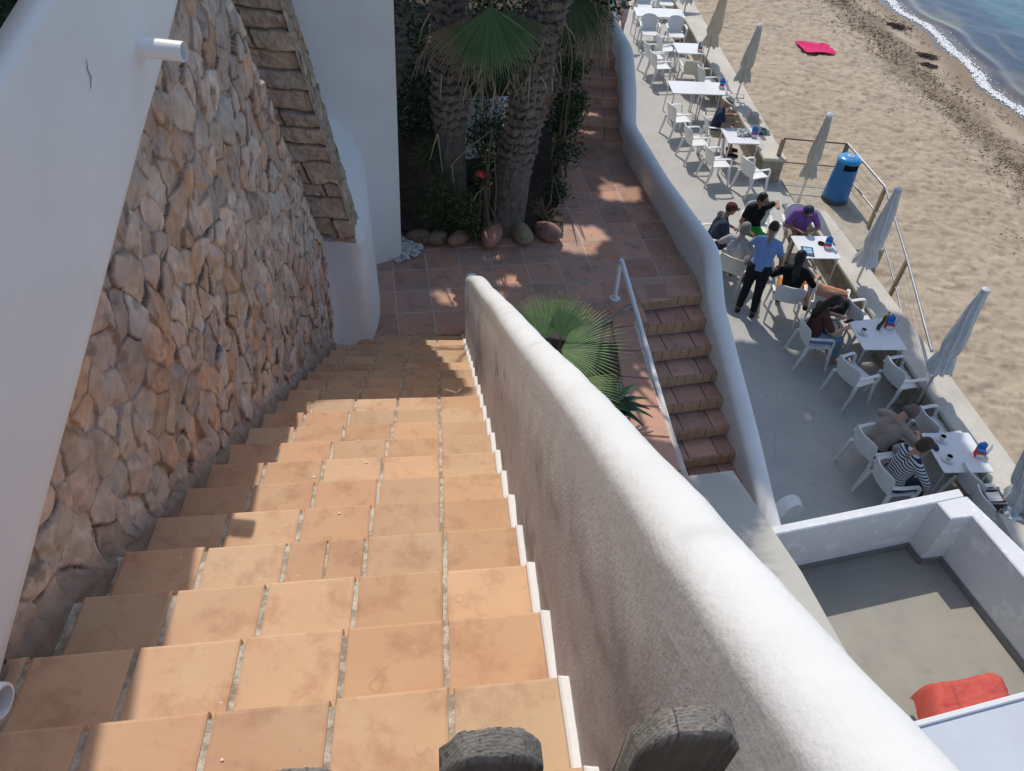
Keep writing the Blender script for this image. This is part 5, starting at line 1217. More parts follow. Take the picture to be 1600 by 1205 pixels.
# pale roof panel in the corner
zp = 2.62
mb = MB(); A0, A1 = at(1430, 1127, zp), at(1620, 1076, zp); A0 = A0+(A0-A1)*0.5; 
d = np.array([0.06, -1.0]); d2 = np.array([0.0, -1.0])
mb.prism([A0[:2], A1[:2], A1[:2]+d*1.5, A0[:2]+d*1.5], zp-0.05, zp-0.012, 0.004)
pr = tag(mb.build('awning_panel', mat('pale_blue_panel', (0.56, 0.60, 0.66), (0.52, 0.55, 0.60), ns=2, rough=0.5, c3=(0.50, 0.46, 0.45), ns3=2.5, lo3=0.62, hi3=0.8)), 'pale bluish roof panel with a raised rim in the bottom right corner', 'roof panel')
mb = MB(); e1_ = A1-A0; e1_ /= np.linalg.norm(e1_); n_ = np.array([e1_[1], -e1_[0], 0])
mb.prism([A0[:2], A1[:2], (A1+n_*0.045)[:2], (A0+n_*0.045)[:2]], zp-0.05, zp+0.012, 0.008); mb.build('rim', mat('rim_white', (0.72, 0.73, 0.74), rough=0.6), pr)
mb = MB(); mb.prism([(A0+n_*0.03)[:2], (A1+n_*0.03)[:2], (A1+n_*1.4)[:2], (A0+n_*1.4)[:2]], 0.6, zp-0.051); mb.build('support_wall', WHITE, pr)
# pale slab right of the balcony
mb = MB(); mb.prism([at(1560, 800, 0.9)[:2], at(1700, 870, 0.9)[:2], (7.2, 3.0), (6.2, 2.5)], 0.8, 0.9, 0.01); tag(mb.build('canvas_roof', mat('beige_canvas', (0.56, 0.52, 0.45), rough=0.9)), 'pale beige flat canopy just outside the balcony corner', 'canopy')
# ================================================================ weathered pickets in the foreground
gt = thing('picket_gate', 'weathered grey timber picket gate at the top of the stairs', 'gate')
PW = mat('weathered_timber', (0.25, 0.225, 0.20), (0.17, 0.155, 0.14), ns=20, rough=0.9, bump=0.8, bs=120, attr=True)
for (px, py, wd_, ht, sl) in ((770, 1158, 0.092, 0, 0.1), (1085, 1122, 0.094, 1, -0.1), (455, 1222, 0.09, 2, 0.0)):
    Zd = 0.665; c_ = CM.T @ (np.array([(px-800)/F, (py-602.5)/F, 1])*Zd)+np.array([0, 0, CH])
    th_ = 0.025; yw = math.atan2(0.026, 0.173); ux = np.array([math.cos(yw), math.sin(yw)]); uy = np.array([-math.sin(yw), math.cos(yw)])
    nu, nv = 64, 26; us_ = np.linspace(-1, 1, nu); vs2 = np.linspace(-1, 1, nv); G = []
    def top_h(u): return -0.052*max(0, abs(u)-0.52)**1.35*1.6-0.006*u*u
    rows = []
    prof = [(-1, -0.9), (-1, -0.3), (-1, -0.12)]+[(v, 0) for v in vs2]+[(1, -0.12), (1, -0.3), (1, -0.9)]
    for u in us_:
        row = []
        for v, dz in prof:
            z = c_[2]+top_h(u)+dz if dz == 0 else c_[2]+dz-0.03
            if dz == 0:
                ring = abs(math.sin((math.hypot(u*1.0+0.1*ht, (v+2.6)*0.42)*31)+ht)); z -= 0.0007*ring
                ck = float(vn(u*9+ht*5, 0.3, 60)); z -= 0.004*(ck > 0.86)
                z -= 0.0018*float(vn(u*20, v*6, 5+ht))+0.003*abs(v)**8
            if dz == -0.12: z = c_[2]+top_h(u)-0.012-0.008
            ww = wd_/2*(1.0 if dz > -0.2 else 1.0); 
            yv = v*th_/2*(1+(0.10*(float(vn(u*16+ht, 0.5, 8))-0.5)*2 if dz > -0.2 else 0))
            q = c_[:2]+ux*u*ww+uy*yv; row.append((q[0], q[1], z))
        rows.append(row)
    Gm = np.array(rows); lum = np.ones(Gm.shape[:2])
    for j, (v, dz) in enumerate(prof):
        for i, u in enumerate(us_):
            if dz == 0:
                ring = abs(math.sin((math.hypot(u*1.0+0.1*ht, (v+2.6)*0.42)*31)+ht)); lum[i, j] = 0.50+0.45*ring**0.5+0.35*float(vn(u*30, v*9, 9))
                if float(vn(u*9+ht*5, 0.3, 60)) > 0.84: lum[i, j] *= 0.25
                if float(vn(u*13+0.7*v+ht*3, v*0.9, 71)) > 0.80: lum[i, j] *= 0.40
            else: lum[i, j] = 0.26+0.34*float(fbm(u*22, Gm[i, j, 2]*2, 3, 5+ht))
    mb = MB(); a, b = Gm.shape[:2]; mb.v = [tuple(p) for p in Gm.reshape(-1, 3)]; mb.c = [(x, x, x*0.98) for x in lum.reshape(-1)]
    mb.f = [(i*b+j, (i+1)*b+j, (i+1)*b+j+1, i*b+j+1) for i in range(a-1) for j in range(b-1)]
    mb.f += [tuple(range(b))[::-1], tuple((a-1)*b+j for j in range(b)), tuple([i*b for i in range(a)]+[i*b+b-1 for i in range(a)][::-1])]
    mb.mi = [0]*len(mb.f); mb.build('picket', PW, gt, 60)
mb = MB()
for z in (7.35, 6.75): 
    mb.add([(-0.25, 0.19, z), (0.26, 0.27, z), (0.255, 0.29, z), (-0.255, 0.21, z), (-0.25, 0.19, z+0.07), (0.26, 0.27, z+0.07), (0.255, 0.29, z+0.07), (-0.255, 0.21, z+0.07)], [(3, 2, 1, 0), (4, 5, 6, 7), (0, 1, 5, 4), (1, 2, 6, 5), (2, 3, 7, 6), (3, 0, 4, 7)])
    mb.m = 0
mb.build('cross_rail', PW, gt)
# ================================================================ PEOPLE
SKIN = mat('skin', (0.50, 0.29, 0.20), (0.44, 0.245, 0.165), ns=9, rough=0.5, spec=0.4)
SKIN2 = mat('tanned_skin', (0.36, 0.19, 0.12), (0.31, 0.16, 0.10), ns=9, rough=0.5, spec=0.4)
def remesh(mb, vox, name, m, parent, smooth=3):
    me = bpy.data.meshes.new(name); me.from_pydata(mb.v, [], mb.f); o = bpy.data.objects.new(name, me); COL.objects.link(o)
    md = o.modifiers.new('r', 'REMESH'); md.mode = 'VOXEL'; md.voxel_size = vox; sm_ = o.modifiers.new('s', 'SMOOTH'); sm_.iterations = smooth; sm_.factor = 0.5
    dg = bpy.context.evaluated_depsgraph_get(); dg.update(); nm = bpy.data.meshes.new_from_object(o.evaluated_get(dg)); bpy.data.objects.remove(o); bpy.data.meshes.remove(me)
    nm.name = name; nm.materials.clear(); nm.materials.append(m); nm.polygons.foreach_set('use_smooth', [True]*len(nm.polygons)); nm.polygons.foreach_set('material_index', [0]*len(nm.polygons)); nm.update()
    return link(name, nm, parent)
V3 = lambda *a: np.array(a, float)
def limb(mb, a, b, r0, r1, c=None):
    a, b = V3(*a), V3(*b); m = a*0.55+b*0.45; mb.tube([a, m, b], [r0, (r0+r1)/2*1.04, r1], 12); mb.ell(a, (r0,)*3, 12, 8); mb.ell(b, (r1,)*3, 12, 8)
def rotx(v, a): c, s = math.cos(a), math.sin(a); return V3(v[0], v[1]*c-v[2]*s, v[1]*s+v[2]*c)
def hand(mb, w, d, side, curl=0.8):
    """palm with four fingers and a thumb; w wrist, d pointing direction"""
    d = V3(*d); d /= np.linalg.norm(d); up = V3(0, 0, 1) if abs(d[2]) < 0.8 else V3(0, 1, 0); s = np.cross(d, up); s /= np.linalg.norm(s); n = np.cross(s, d)
    w = V3(*w); pc = w+d*0.045; rot = np.stack([s, d, n], 1); mb.ell(pc, (0.038, 0.050, 0.018), 12, 8, rot=rot)
    for i, (o, l) in enumerate(((-0.028, 0.060), (-0.010, 0.070), (0.009, 0.065), (0.026, 0.052))):
        a = pc+s*o+d*0.038; b = a+d*l*0.5-n*l*0.15; e = b+(d*math.cos(curl)-n*math.sin(curl))*l*0.5; mb.tube([a-d*0.02, a, b, e], [0.0105, 0.0105, 0.0098, 0.0085], 8)
    t0 = w+d*0.02-s*side*0.028; t1 = t0+d*0.03-s*side*0.026-n*0.008; t2 = t1+d*0.028-n*0.012; mb.tube([t0, t1, t2], [0.013, 0.012, 0.010], 8)
def person(label, loc, head, pose, cl, skin=SKIN, scale=1.0):
    g = dict(hip=0.50, lean=8, hl=0, hy=0, hp=18, legL=((-.13, .40, .50), (-.13, .44, .09)), legR=((.13, .40, .50), (.13, .44, .09)),
             armL=((-.25, .02, -.27), (-.12, .27, -.30)), armR=((.25, .02, -.27), (.12, .27, -.30)), side=0, sit=True, w=1.0)
    g.update(pose); t = thing('person', label, 'person', (loc[0], loc[1], loc[2] if len(loc) > 2 else 0), az(head), None); t.scale = (scale,)*3
    ln, sdl = R(g['lean']), R(g['side'])
    pel = V3(0, 0, g['hip']); ax = V3(math.sin(sdl), math.sin(ln)*math.cos(sdl), math.cos(ln)*math.cos(sdl)); W = g['w']
    wa = pel+ax*0.16+V3(0, -0.02 if g['sit'] else 0, 0); chs = pel+ax*0.34; sh = pel+ax*0.475; nk = sh+ax*0.075+V3(0, 0.02, 0); X_ = V3(math.cos(sdl), 0, -math.sin(sdl))
    fw = np.cross(ax, X_)*-1; fw = np.cross(X_, ax); fw = fw if fw[1] > 0 else -fw
    hrot = R(-g['hp']); hc = nk+rotx(V3(0, 0.025, 0.135), hrot)
    yw = R(-g['hy']); Rz = np.array([[math.cos(yw), -math.sin(yw), 0], [math.sin(yw), math.cos(yw), 0], [0, 0, 1]]); Rx = np.array([[1, 0, 0], [0, math.cos(hrot), -math.sin(hrot)], [0, math.sin(hrot), math.cos(hrot)]]); HR = Rx @ Rz
    hp_ = lambda x, y, z: hc+HR @ V3(x, y, z)
    def torso(mb, e=0.0, upto=1.0):
        for s in (-1, 1):
            mb.tube([pel+X_*s*0.075, wa+X_*s*0.055, chs+X_*s*0.075, sh+X_*s*0.085-ax*0.03], [0.105*W+e, 0.090*W+e, 0.100*W+e, 0.075+e], 14)
            mb.ell(pel+X_*s*0.075, ((0.108*W+e),)*3, 12, 8); mb.tube([sh+X_*s*0.02+ax*0.01, sh+X_*s*0.155*(0.5+0.5*W)-ax*0.02], [0.062+e, 0.056+e], 12); mb.ell(sh+X_*s*0.155*(0.5+0.5*W)-ax*0.02, ((0.060+e),)*3, 12, 8)
        mb.ell((wa+chs)/2+V3(0, 0.015, 0)*W, (0.135*W+e, 0.10*W+e, 0.17), 16, 10)
    shs = {s: sh+X_*s*0.165*(0.5+0.5*W)-ax*0.02 for s in (-1, 1)}
    arms = {}
    for s, k in ((-1, 'armL'), (1, 'armR')):
        el = shs[s]+V3(*g[k][0]); ha = shs[s]+V3(*g[k][1])
        u1 = el-shs[s]; u1 = u1/np.linalg.norm(u1)*0.275; el = shs[s]+u1; u2 = ha-el; u2 = u2/(np.linalg.norm(u2)+1e-6)*0.25; ha = el+u2; arms[s] = (el, ha, u2/0.25)
    legs = {}
    for s, k in ((-1, 'legL'), (1, 'legR')):
        hpj = pel+V3(s*0.095, 0.0, -0.02); legs[s] = (hpj, V3(*g[k][0]), V3(*g[k][1]))
    mb = MB(); torso(mb); limb(mb, sh, nk+ax*0.04, 0.058, 0.052)
    mb.ell(hc, (0.076, 0.094, 0.112), 20, 14, rot=HR); mb.ell(hp_(0, 0.038, -0.055), (0.052, 0.052, 0.055), 14, 10, rot=HR)
    mb.tube([hp_(0, 0.088, 0.022), hp_(0, 0.108, -0.018), hp_(0, 0.092, -0.026)], [0.010, 0.015, 0.010], 8); mb.ell(hp_(0, 0.086, -0.050), (0.024, 0.012, 0.010), 10, 6, rot=HR)
    for s in (-1, 1):
        mb.ell(hp_(s*0.078, -0.005, -0.01), (0.012, 0.020, 0.032), 8, 6, rot=HR); mb.ell(hp_(s*0.031, 0.080, 0.020), (0.015, 0.012, 0.011), 8, 6, rot=HR)
        el, ha, d = arms[s]; limb(mb, shs[s], el, 0.050, 0.040); limb(mb, el, ha, 0.040, 0.027); hand(mb, ha, d+V3(0, 0, -0.05), s)
        h_, kn, an = legs[s]; limb(mb, h_, kn, 0.088*W, 0.058); mb.tube([kn, kn*0.62+an*0.38+V3(0, -0.018, 0), an], [0.056, 0.054, 0.036], 12); mb.ell(an, (0.040,)*3, 10, 8)
        fd = g.get('foot', (0.06*s, 1, 0)); fd = V3(*fd)/np.linalg.norm(fd); mb.tube([an+V3(0, 0, -0.05)-fd*0.03, an+fd*0.06+V3(0, 0, -0.055), an+fd*0.16+V3(0, 0, -0.07)], [0.036, 0.036, 0.022], 10)
    remesh(mb, 0.0095, 'body', skin, t)
    def garment(name, build, m, vox=0.012, sm_=3):
        mb = MB(); build(mb); return remesh(mb, vox, name, m, t, sm_)
    if 'top' in cl:
        m, sl = cl['top']
        def f(mb):
            torso(mb, 0.014)
            for s in (-1, 1):
                el, ha, d = arms[s]
                if sl > 0: e2 = shs[s]+(el-shs[s])*min(1, sl); limb(mb, shs[s], e2, 0.067, 0.058 if sl < 1 else 0.052)
                if sl > 1: limb(mb, el, el+(ha-el)*(sl-1), 0.052, 0.042)
            if not g['sit']: mb.tube([pel+X_*-0.07+ax*0.03, pel+X_*0.07+ax*0.03], [0.142, 0.142], 14)
        garment('shirt' if sl else 'vest', f, m)
    if 'bottom' in cl:
        m, ll = cl['bottom']
        def f(mb):
            hr_ = 0.122*W if g['sit'] else 0.134*W; mb.tube([pel-X_*0.08+V3(0, 0, 0.01), pel+X_*0.08+V3(0, 0, 0.01)], [hr_]*2, 14); mb.ell(pel-X_*0.08, (hr_,)*3, 12, 8); mb.ell(pel+X_*0.08, (hr_,)*3, 12, 8)
            for s in (-1, 1):
                h_, kn, an = legs[s]; k2 = h_+(kn-h_)*min(1, ll); limb(mb, h_, k2, 0.108*W, 0.084 if ll < 1 else 0.076)
                if ll > 1: u_ = ll-1; a2 = kn+(an-kn)*u_; mb.tube([kn, kn*0.62+an*0.38+V3(0, -0.016, 0), a2], [0.076, 0.072, 0.058], 12)
        garment('trousers' if ll > 1 else 'shorts', f, m)
    if 'shoes' in cl:
        mb = MB()
        for s in (-1, 1):
            an = legs[s][2]; fd = V3(*g.get('foot', (0.06*s, 1, 0))); fd = fd/np.linalg.norm(fd)
            sb = MB(); sb.tube([an+V3(0, 0, -0.045)-fd*0.045, an+fd*0.05+V3(0, 0, -0.05), an+fd*0.17+V3(0, 0, -0.06)], [0.046, 0.046, 0.034], 12); sb.ell(an+V3(0, 0, -0.045)-fd*0.04, (0.044,)*3, 10, 8); sb.ell(an+fd*0.175+V3(0, 0, -0.062), (0.033,)*3, 10, 8)
            remesh(sb, 0.011, 'shoe', cl['shoes'], t, 2)
    if 'hair' in cl:
        m, st = cl['hair']
        def f(mb):
            n_ = 0.05 if st == 'curly' else 0.022
            mb.ell(hp_(0, -0.022, 0.026), (0.087, 0.096, 0.105) if st != 'short' else (0.082, 0.090, 0.098), 22, 16, rot=HR, nz=n_)
            if st == 'curly': mb.ell(hp_(0, -0.055, -0.01), (0.095, 0.085, 0.095), 18, 12, rot=HR, nz=0.06)
            if st == 'full': mb.ell(hp_(0, -0.045, -0.02), (0.086, 0.075, 0.09), 18, 12, rot=HR, nz=0.03)
            if st == 'long':
                mb.ell(hp_(0, -0.04, -0.02), (0.090, 0.075, 0.10), 18, 12, rot=HR, nz=0.02)
                bk = -fw; mb.tube([hp_(0, -0.06, 0.0), nk+bk*0.05, chs+ax*0.08+bk*0.125, chs-ax*0.02+bk*0.13], [0.075, 0.072, 0.068, 0.03], 14, flat=0.7)
            if st == 'bun': mb.ell(hp_(0, -0.105, 0.05), (0.04, 0.04, 0.04), 12, 8, nz=0.03)
        garment('hair', f, m, 0.008, 1)
    mb = MB()
    for s in (-1, 1): mb.ell(hp_(s*0.031, 0.0895, 0.020), (0.008, 0.006, 0.005), 8, 6, rot=HR)
    if 'glasses' not in cl: mb.build('eyes', mat('dark_eye', (0.03, 0.02, 0.02), rough=0.2), t, 60)
    else:
        mb = MB()
        for s in (-1, 1): mb.ell(hp_(s*0.034, 0.098, 0.020), (0.026, 0.006, 0.019), 12, 8, rot=HR); mb.tube([hp_(s*0.058, 0.092, 0.024), hp_(s*0.080, 0.0, 0.022)], 0.004, 6)
        mb.tube([hp_(-0.015, 0.104, 0.024), hp_(0.015, 0.104, 0.024)], 0.004, 6); mb.build('sunglasses', mat('dark_lens', (0.01, 0.01, 0.012), rough=0.15, spec=0.6), t, 60)
    if 'cap' in cl:
        mb = MB(); mb.ell(hp_(0, -0.012, 0.048), (0.090, 0.106, 0.082), 24, 14, rot=HR)
        g_ = np.zeros((9, 6, 3))
        for i, a in enumerate(np.linspace(-1, 1, 9)):
            for j, v in enumerate(np.linspace(0, 1, 6)): g_[i, j] = hp_(a*0.072*(1-0.12*v*v), 0.062+0.095*v*(1-0.45*a*a), 0.050-0.012*v-0.014*a*a)
        mb.sheet(g_, 0.006); mb.build('cap', cl['cap'], t, 50)
    if 'hat' in cl:
        mb = MB(); pr_ = [(0.0, 0.155), (0.05, 0.158), (0.072, 0.150), (0.086, 0.09), (0.092, 0.045), (0.11, 0.04), (0.165, 0.028), (0.166, 0.022), (0.10, 0.034), (0.085, 0.03)]
        vs = []; f = []
        for (r, z) in pr_:
            for k in range(28): a = 2*math.pi*k/28; vs.append(hp_(r*math.cos(a), r*1.12*math.sin(a)-0.01, z+0.010*math.cos(2*a)*(r > 0.12)))
        for i in range(len(pr_)-1):
            for k in range(28): k2 = (k+1) % 28; f.append((i*28+k, i*28+k2, (i+1)*28+k2, (i+1)*28+k))
        mb.add(vs, f); ht_ = mb.build('hat', cl['hat'], t, 50)
        mb = MB(); vs = []; f = []
        for (r, z) in ((0.0945, 0.046), (0.0925, 0.068)):
            for k in range(28): a = 2*math.pi*k/28; vs.append(hp_(r*math.cos(a), r*1.12*math.sin(a)-0.01, z))
        for k in range(28): k2 = (k+1) % 28; f.append((k, k2, 28+k2, 28+k))
        mb.add(vs, f); mb.build('hat_band', BLK, ht_)
    return t, dict(hands={s: arms[s][1]+arms[s][2]*0.06 for s in (-1, 1)}, head=hc, chest=chs, pel=pel, sh=sh)
def cloth(name, c1, c2=None, **k): return mat(name, c1, c2 or tuple(x*0.85 for x in c1), ns=k.pop('ns', 9), rough=0.95, bump=0.5, bs=120, **k)
HAIRB = mat('dark_hair', (0.02, 0.014, 0.010), (0.035, 0.022, 0.015), ns=30, rough=0.6); HAIRG = mat('grey_hair', (0.30, 0.27, 0.24), (0.16, 0.14, 0.12), ns=40, rough=0.8); HAIRK = mat('brown_hair', (0.05, 0.03, 0.02), (0.09, 0.055, 0.035), ns=30, rough=0.6); HAIRC = mat('greying_curls', (0.20, 0.16, 0.13), (0.10, 0.075, 0.06), ns=30, rough=0.9)
def seat(px, py, z=0.46): p = at(px, py, z); return (p[0], p[1], 0)
# patterned cloths
def patterned(name, a, b, scale, kind):
    m = mat(name, a, rough=0.95); N = m.node_tree.nodes; L = m.node_tree.links; bs = N['Principled BSDF']
    for l in list(bs.inputs['Base Color'].links): L.remove(l)
    tcn = N.new('ShaderNodeTexCoord')
    if kind == 'stripe':
        w_ = N.new('ShaderNodeTexWave'); w_.bands_direction = 'Z'; w_.inputs['Scale'].default_value = scale; w_.inputs['Distortion'].default_value = 0.6; w_.inputs['Detail Scale'].default_value = 2; L.new(tcn.outputs['Object'], w_.inputs['Vector']); src = w_.outputs['Fac']
    else:
        w_ = N.new('ShaderNodeTexVoronoi'); w_.inputs['Scale'].default_value = scale; L.new(tcn.outputs['Object'], w_.inputs['Vector']); src = w_.outputs['Distance']
    rp = N.new('ShaderNodeValToRGB'); rp.color_ramp.elements[0].position = 0.42 if kind == 'stripe' else 0.22; rp.color_ramp.elements[1].position = 0.50 if kind == 'stripe' else 0.30
    rp.color_ramp.elements[0].color = (*a, 1); rp.color_ramp.elements[1].color = (*b, 1); L.new(src, rp.inputs[0]); L.new(rp.outputs[0], bs.inputs['Base Color']); return m
# 1 striped navy
person('person in a navy and white striped top at the two cup table', seat(1392, 752, 0.47), 74, dict(lean=10, hp=25, side=0, armL=((-.20, .10, -.25), (-.05, .30, -.42)), armR=((.20, .14, -.25), (.06, .30, -.46)), w=0.95),
       dict(top=(patterned('striped_knit', (0.02, 0.03, 0.06), (0.62, 0.62, 0.62), 8, 'stripe'), 1.9), bottom=(cloth('navy_trousers', (0.02, 0.025, 0.05)), 1.9), hair=(HAIRK, 'full'), glasses=1), SKIN)
mbx = None
# 2 stooping beige
person('stooping person with grey brown curls in a beige top, head bowed over the knees', seat(1362, 700, 0.47), 62, dict(lean=30, hp=62, armL=((-.20, .15, -.2), (0.0, .40, -.25)), armR=((.18, .18, -.2), (-.05, .42, -.22)), w=1.08),
       dict(top=(cloth('beige_cotton', (0.36, 0.30, 0.25)), 0.85), bottom=(cloth('dark_trousers', (0.03, 0.03, 0.04)), 1.8), hair=(HAIRC, 'curly'), shoes=cloth('dark_shoe', (0.03, 0.03, 0.03))), SKIN)
# 3 brown shirt + phone + bag
pb, inf = person('long dark haired person in a brown top holding a phone, canvas bag on the lap', seat(1268, 523, 0.47), 88, dict(lean=3, hp=38, armL=((-.10, .18, -.24), (.06, .38, -.16)), armR=((.16, .18, -.24), (-.0, .40, -.18)), w=0.95),
       dict(top=(cloth('brown_cotton', (0.10, 0.045, 0.035)), 0.8), bottom=(cloth('pale_denim', (0.16, 0.24, 0.34), (0.24, 0.32, 0.42)), 1.8), hair=(HAIRB, 'long')), SKIN)
h = (inf['hands'][-1]+inf['hands'][1])/2; rz = az(88)
def wl_(o, loc, h_, rz_): c, s = math.cos(rz_), math.sin(rz_); return V3(loc[0]+h_[0]*c-h_[1]*s, loc[1]+h_[0]*s+h_[1]*c, h_[2])
s3 = seat(1268, 523, 0.47); hw_ = wl_(None, s3, h, rz)
mb = MB(); mb.box((0, 0, 0), (0.075, 0.15, 0.010), 0, 0.003); o = mb.build('phone', BLK); o.location = tuple(hw_+(0.03, 0, 0.03)); o.rotation_euler = (0.2, -0.3, rz+0.3); tag(o, 'black phone held by the long haired person in brown', 'phone')
mb = MB(); mb.ell((0, 0, 0), (0.19, 0.15, 0.07), 24, 14, nz=0.03, seed=4); o = mb.build('canvas_bag', cloth('canvas', (0.50, 0.45, 0.38)), None, 60); o.location = tuple(wl_(None, s3, V3(0.0, 0.30, 0.64), rz)); o.rotation_euler = (0.0, 0.25, rz+0.2); tag(o, 'cream canvas bag on the lap of the person in brown', 'bag')
bg_ = o; mb = MB(); mb.tube([(-0.1, -0.02, 0.06), (-0.06, 0.02, 0.11), (0.02, 0.05, 0.085), (0.1, 0.03, 0.07)], 0.007, 6); mb.build('handle', cloth('dark_strap', (0.05, 0.05, 0.06)), bg_)
# 4 black long hair
person('long black haired person in black with an orange skirt, seen from behind', seat(1230, 462, 0.47), 18, dict(lean=6, hp=20, hy=20, legL=((-.16, .36, .55), (-.10, .42, .12)), legR=((.24, .34, .66), (.36, .12, .30)), armR=((.22, .02, -.25), (.22, .26, -.20)), w=0.92),
       dict(top=(cloth('black_cotton', (0.008, 0.008, 0.009)), 0.95), bottom=(cloth('orange_cotton', (0.62, 0.24, 0.03)), 0.7), hair=(mat('black_hair', (0.006, 0.005, 0.005), (0.012, 0.01, 0.009), ns=30, rough=0.5), 'long'), shoes=MATS['dark_shoe']), SKIN)
# 5 waiter
wp_ = at(1163, 488, 0.0); 
person('standing person in a light blue t-shirt leaning towards the seated group', (wp_[0], wp_[1], 0), 22, dict(hip=0.93, lean=20, hp=22, sit=False, legL=((-.10, 0.03, .50), (-.12, -0.03, .09)), legR=((.11, 0.0, .50), (.14, -0.05, .09)), armL=((-.13, .16, -.22), (-.10, .38, -.28)), armR=((.13, .02, -.27), (.13, .16, -.46)), w=1.0),
       dict(top=(cloth('light_blue_cotton', (0.22, 0.33, 0.58), (0.19, 0.29, 0.52)), 0.62), bottom=(cloth('black_trousers', (0.012, 0.012, 0.016)), 1.95), hair=(HAIRB, 'short'), shoes=MATS['dark_shoe']), SKIN2, 1.0)
# 6 grey elder
person('grey haired balding person in a pale grey shirt seated behind the standing one', seat(1142, 415, 0.47), 40, dict(lean=8, hp=14, w=1.05), dict(top=(cloth('pale_grey_shirt', (0.42, 0.42, 0.44)), 0.8), bottom=(cloth('grey_shorts', (0.15, 0.15, 0.17)), 0.8), hair=(HAIRG, 'full'), shoes=MATS['dark_shoe']), SKIN)
# 7 cap
person('person in a dark red patterned cap, leftmost of the seated group', seat(1112, 378, 0.47), 84, dict(lean=12, hp=12, armL=((-.16, .10, -.26), (-.02, .36, -.30)), armR=((.2, .06, -.27), (.06, .32, -.36)), w=1.02),
       dict(top=(patterned('speckled_cotton', (0.10, 0.12, 0.14), (0.03, 0.045, 0.07), 40, 'dot'), 0.6), bottom=(patterned('patterned_shorts', (0.25, 0.25, 0.28), (0.03, 0.035, 0.05), 35, 'dot'), 0.85), hair=(HAIRB, 'short'), cap=patterned('dark_red_cap', (0.40, 0.30, 0.30), (0.09, 0.015, 0.02), 60, 'dot'), shoes=MATS['dark_shoe']), SKIN2)
# 8 black tee, green shorts
person('person in a black t-shirt and bright green shorts, elbow on the chair back', seat(1172, 358, 0.47), 165, dict(lean=4, hp=14, hy=-20, side=0, legL=((-.02, .40, .53), (.02, .44, .09)), legR=((-.16, .40, .50), (-.14, .46, .09)), armL=((-.26, -.10, 0.02), (-.16, .10, 0.08)), armR=((.16, .08, -.26), (.02, .30, -.32)), w=0.98),
       dict(top=(MATS['black_cotton'], 0.6), bottom=(cloth('green_cotton', (0.05, 0.42, 0.06), (0.04, 0.36, 0.05)), 1.05), hair=(MATS['black_hair'], 'full'), glasses=1, shoes=MATS['dark_shoe']), SKIN2)
# 9 purple
person('person in a purple t-shirt with arms folded, bowing the head over the chest', seat(1243, 362, 0.47), 182, dict(lean=16, hp=55, hy=-15, armL=((-.16, .10, -.24), (.10, .22, -.24)), armR=((.16, .10, -.24), (-.10, .24, -.22)), w=1.05),
       dict(top=(cloth('purple_cotton', (0.22, 0.10, 0.36), (0.19, 0.085, 0.31)), 0.75), bottom=(cloth('beige_shorts', (0.35, 0.28, 0.2)), 0.9), hair=(mat('navy_cap_hair', (0.03, 0.03, 0.08), (0.015, 0.012, 0.03), ns=14, rough=0.6), 'full'), glasses=1, shoes=MATS['dark_shoe']), SKIN2)
# 10 hat
person('person in a pale brimmed hat and navy top at the cloth covered table', seat(1116, 205, 0.47), 98, dict(lean=6, hp=24, armL=((-.14, .12, -.25), (.02, .32, -.10)), armR=((.18, .12, -.25), (.0, .34, -.14)), w=1.0),
       dict(top=(cloth('navy_cotton', (0.025, 0.035, 0.08)), 0.6), bottom=(cloth('khaki_shorts', (0.40, 0.34, 0.25)), 0.9), hair=(HAIRG, 'short'), hat=cloth('straw', (0.62, 0.58, 0.50)), shoes=MATS['dark_shoe']), SKIN2)
# 11 walker at the top edge
wp_ = at(959, 64, 0.0)
person('walking person in pale pink shorts at the top edge, only legs in view', (wp_[0]+0.1, wp_[1], 0), 185, dict(hip=0.93, lean=2, hp=5, sit=False, legL=((-.09, 0.10, .50), (-.09, -0.05, .09)), legR=((.09, 0.06, .50), (.09, 0.16, .09))),
       dict(top=(cloth('pale_pink_cotton', (0.55, 0.42, 0.42)), 0.5), bottom=(MATS['pale_pink_cotton'], 0.75), hair=(HAIRK, 'full'), shoes=MATS['beige_shorts']), SKIN)
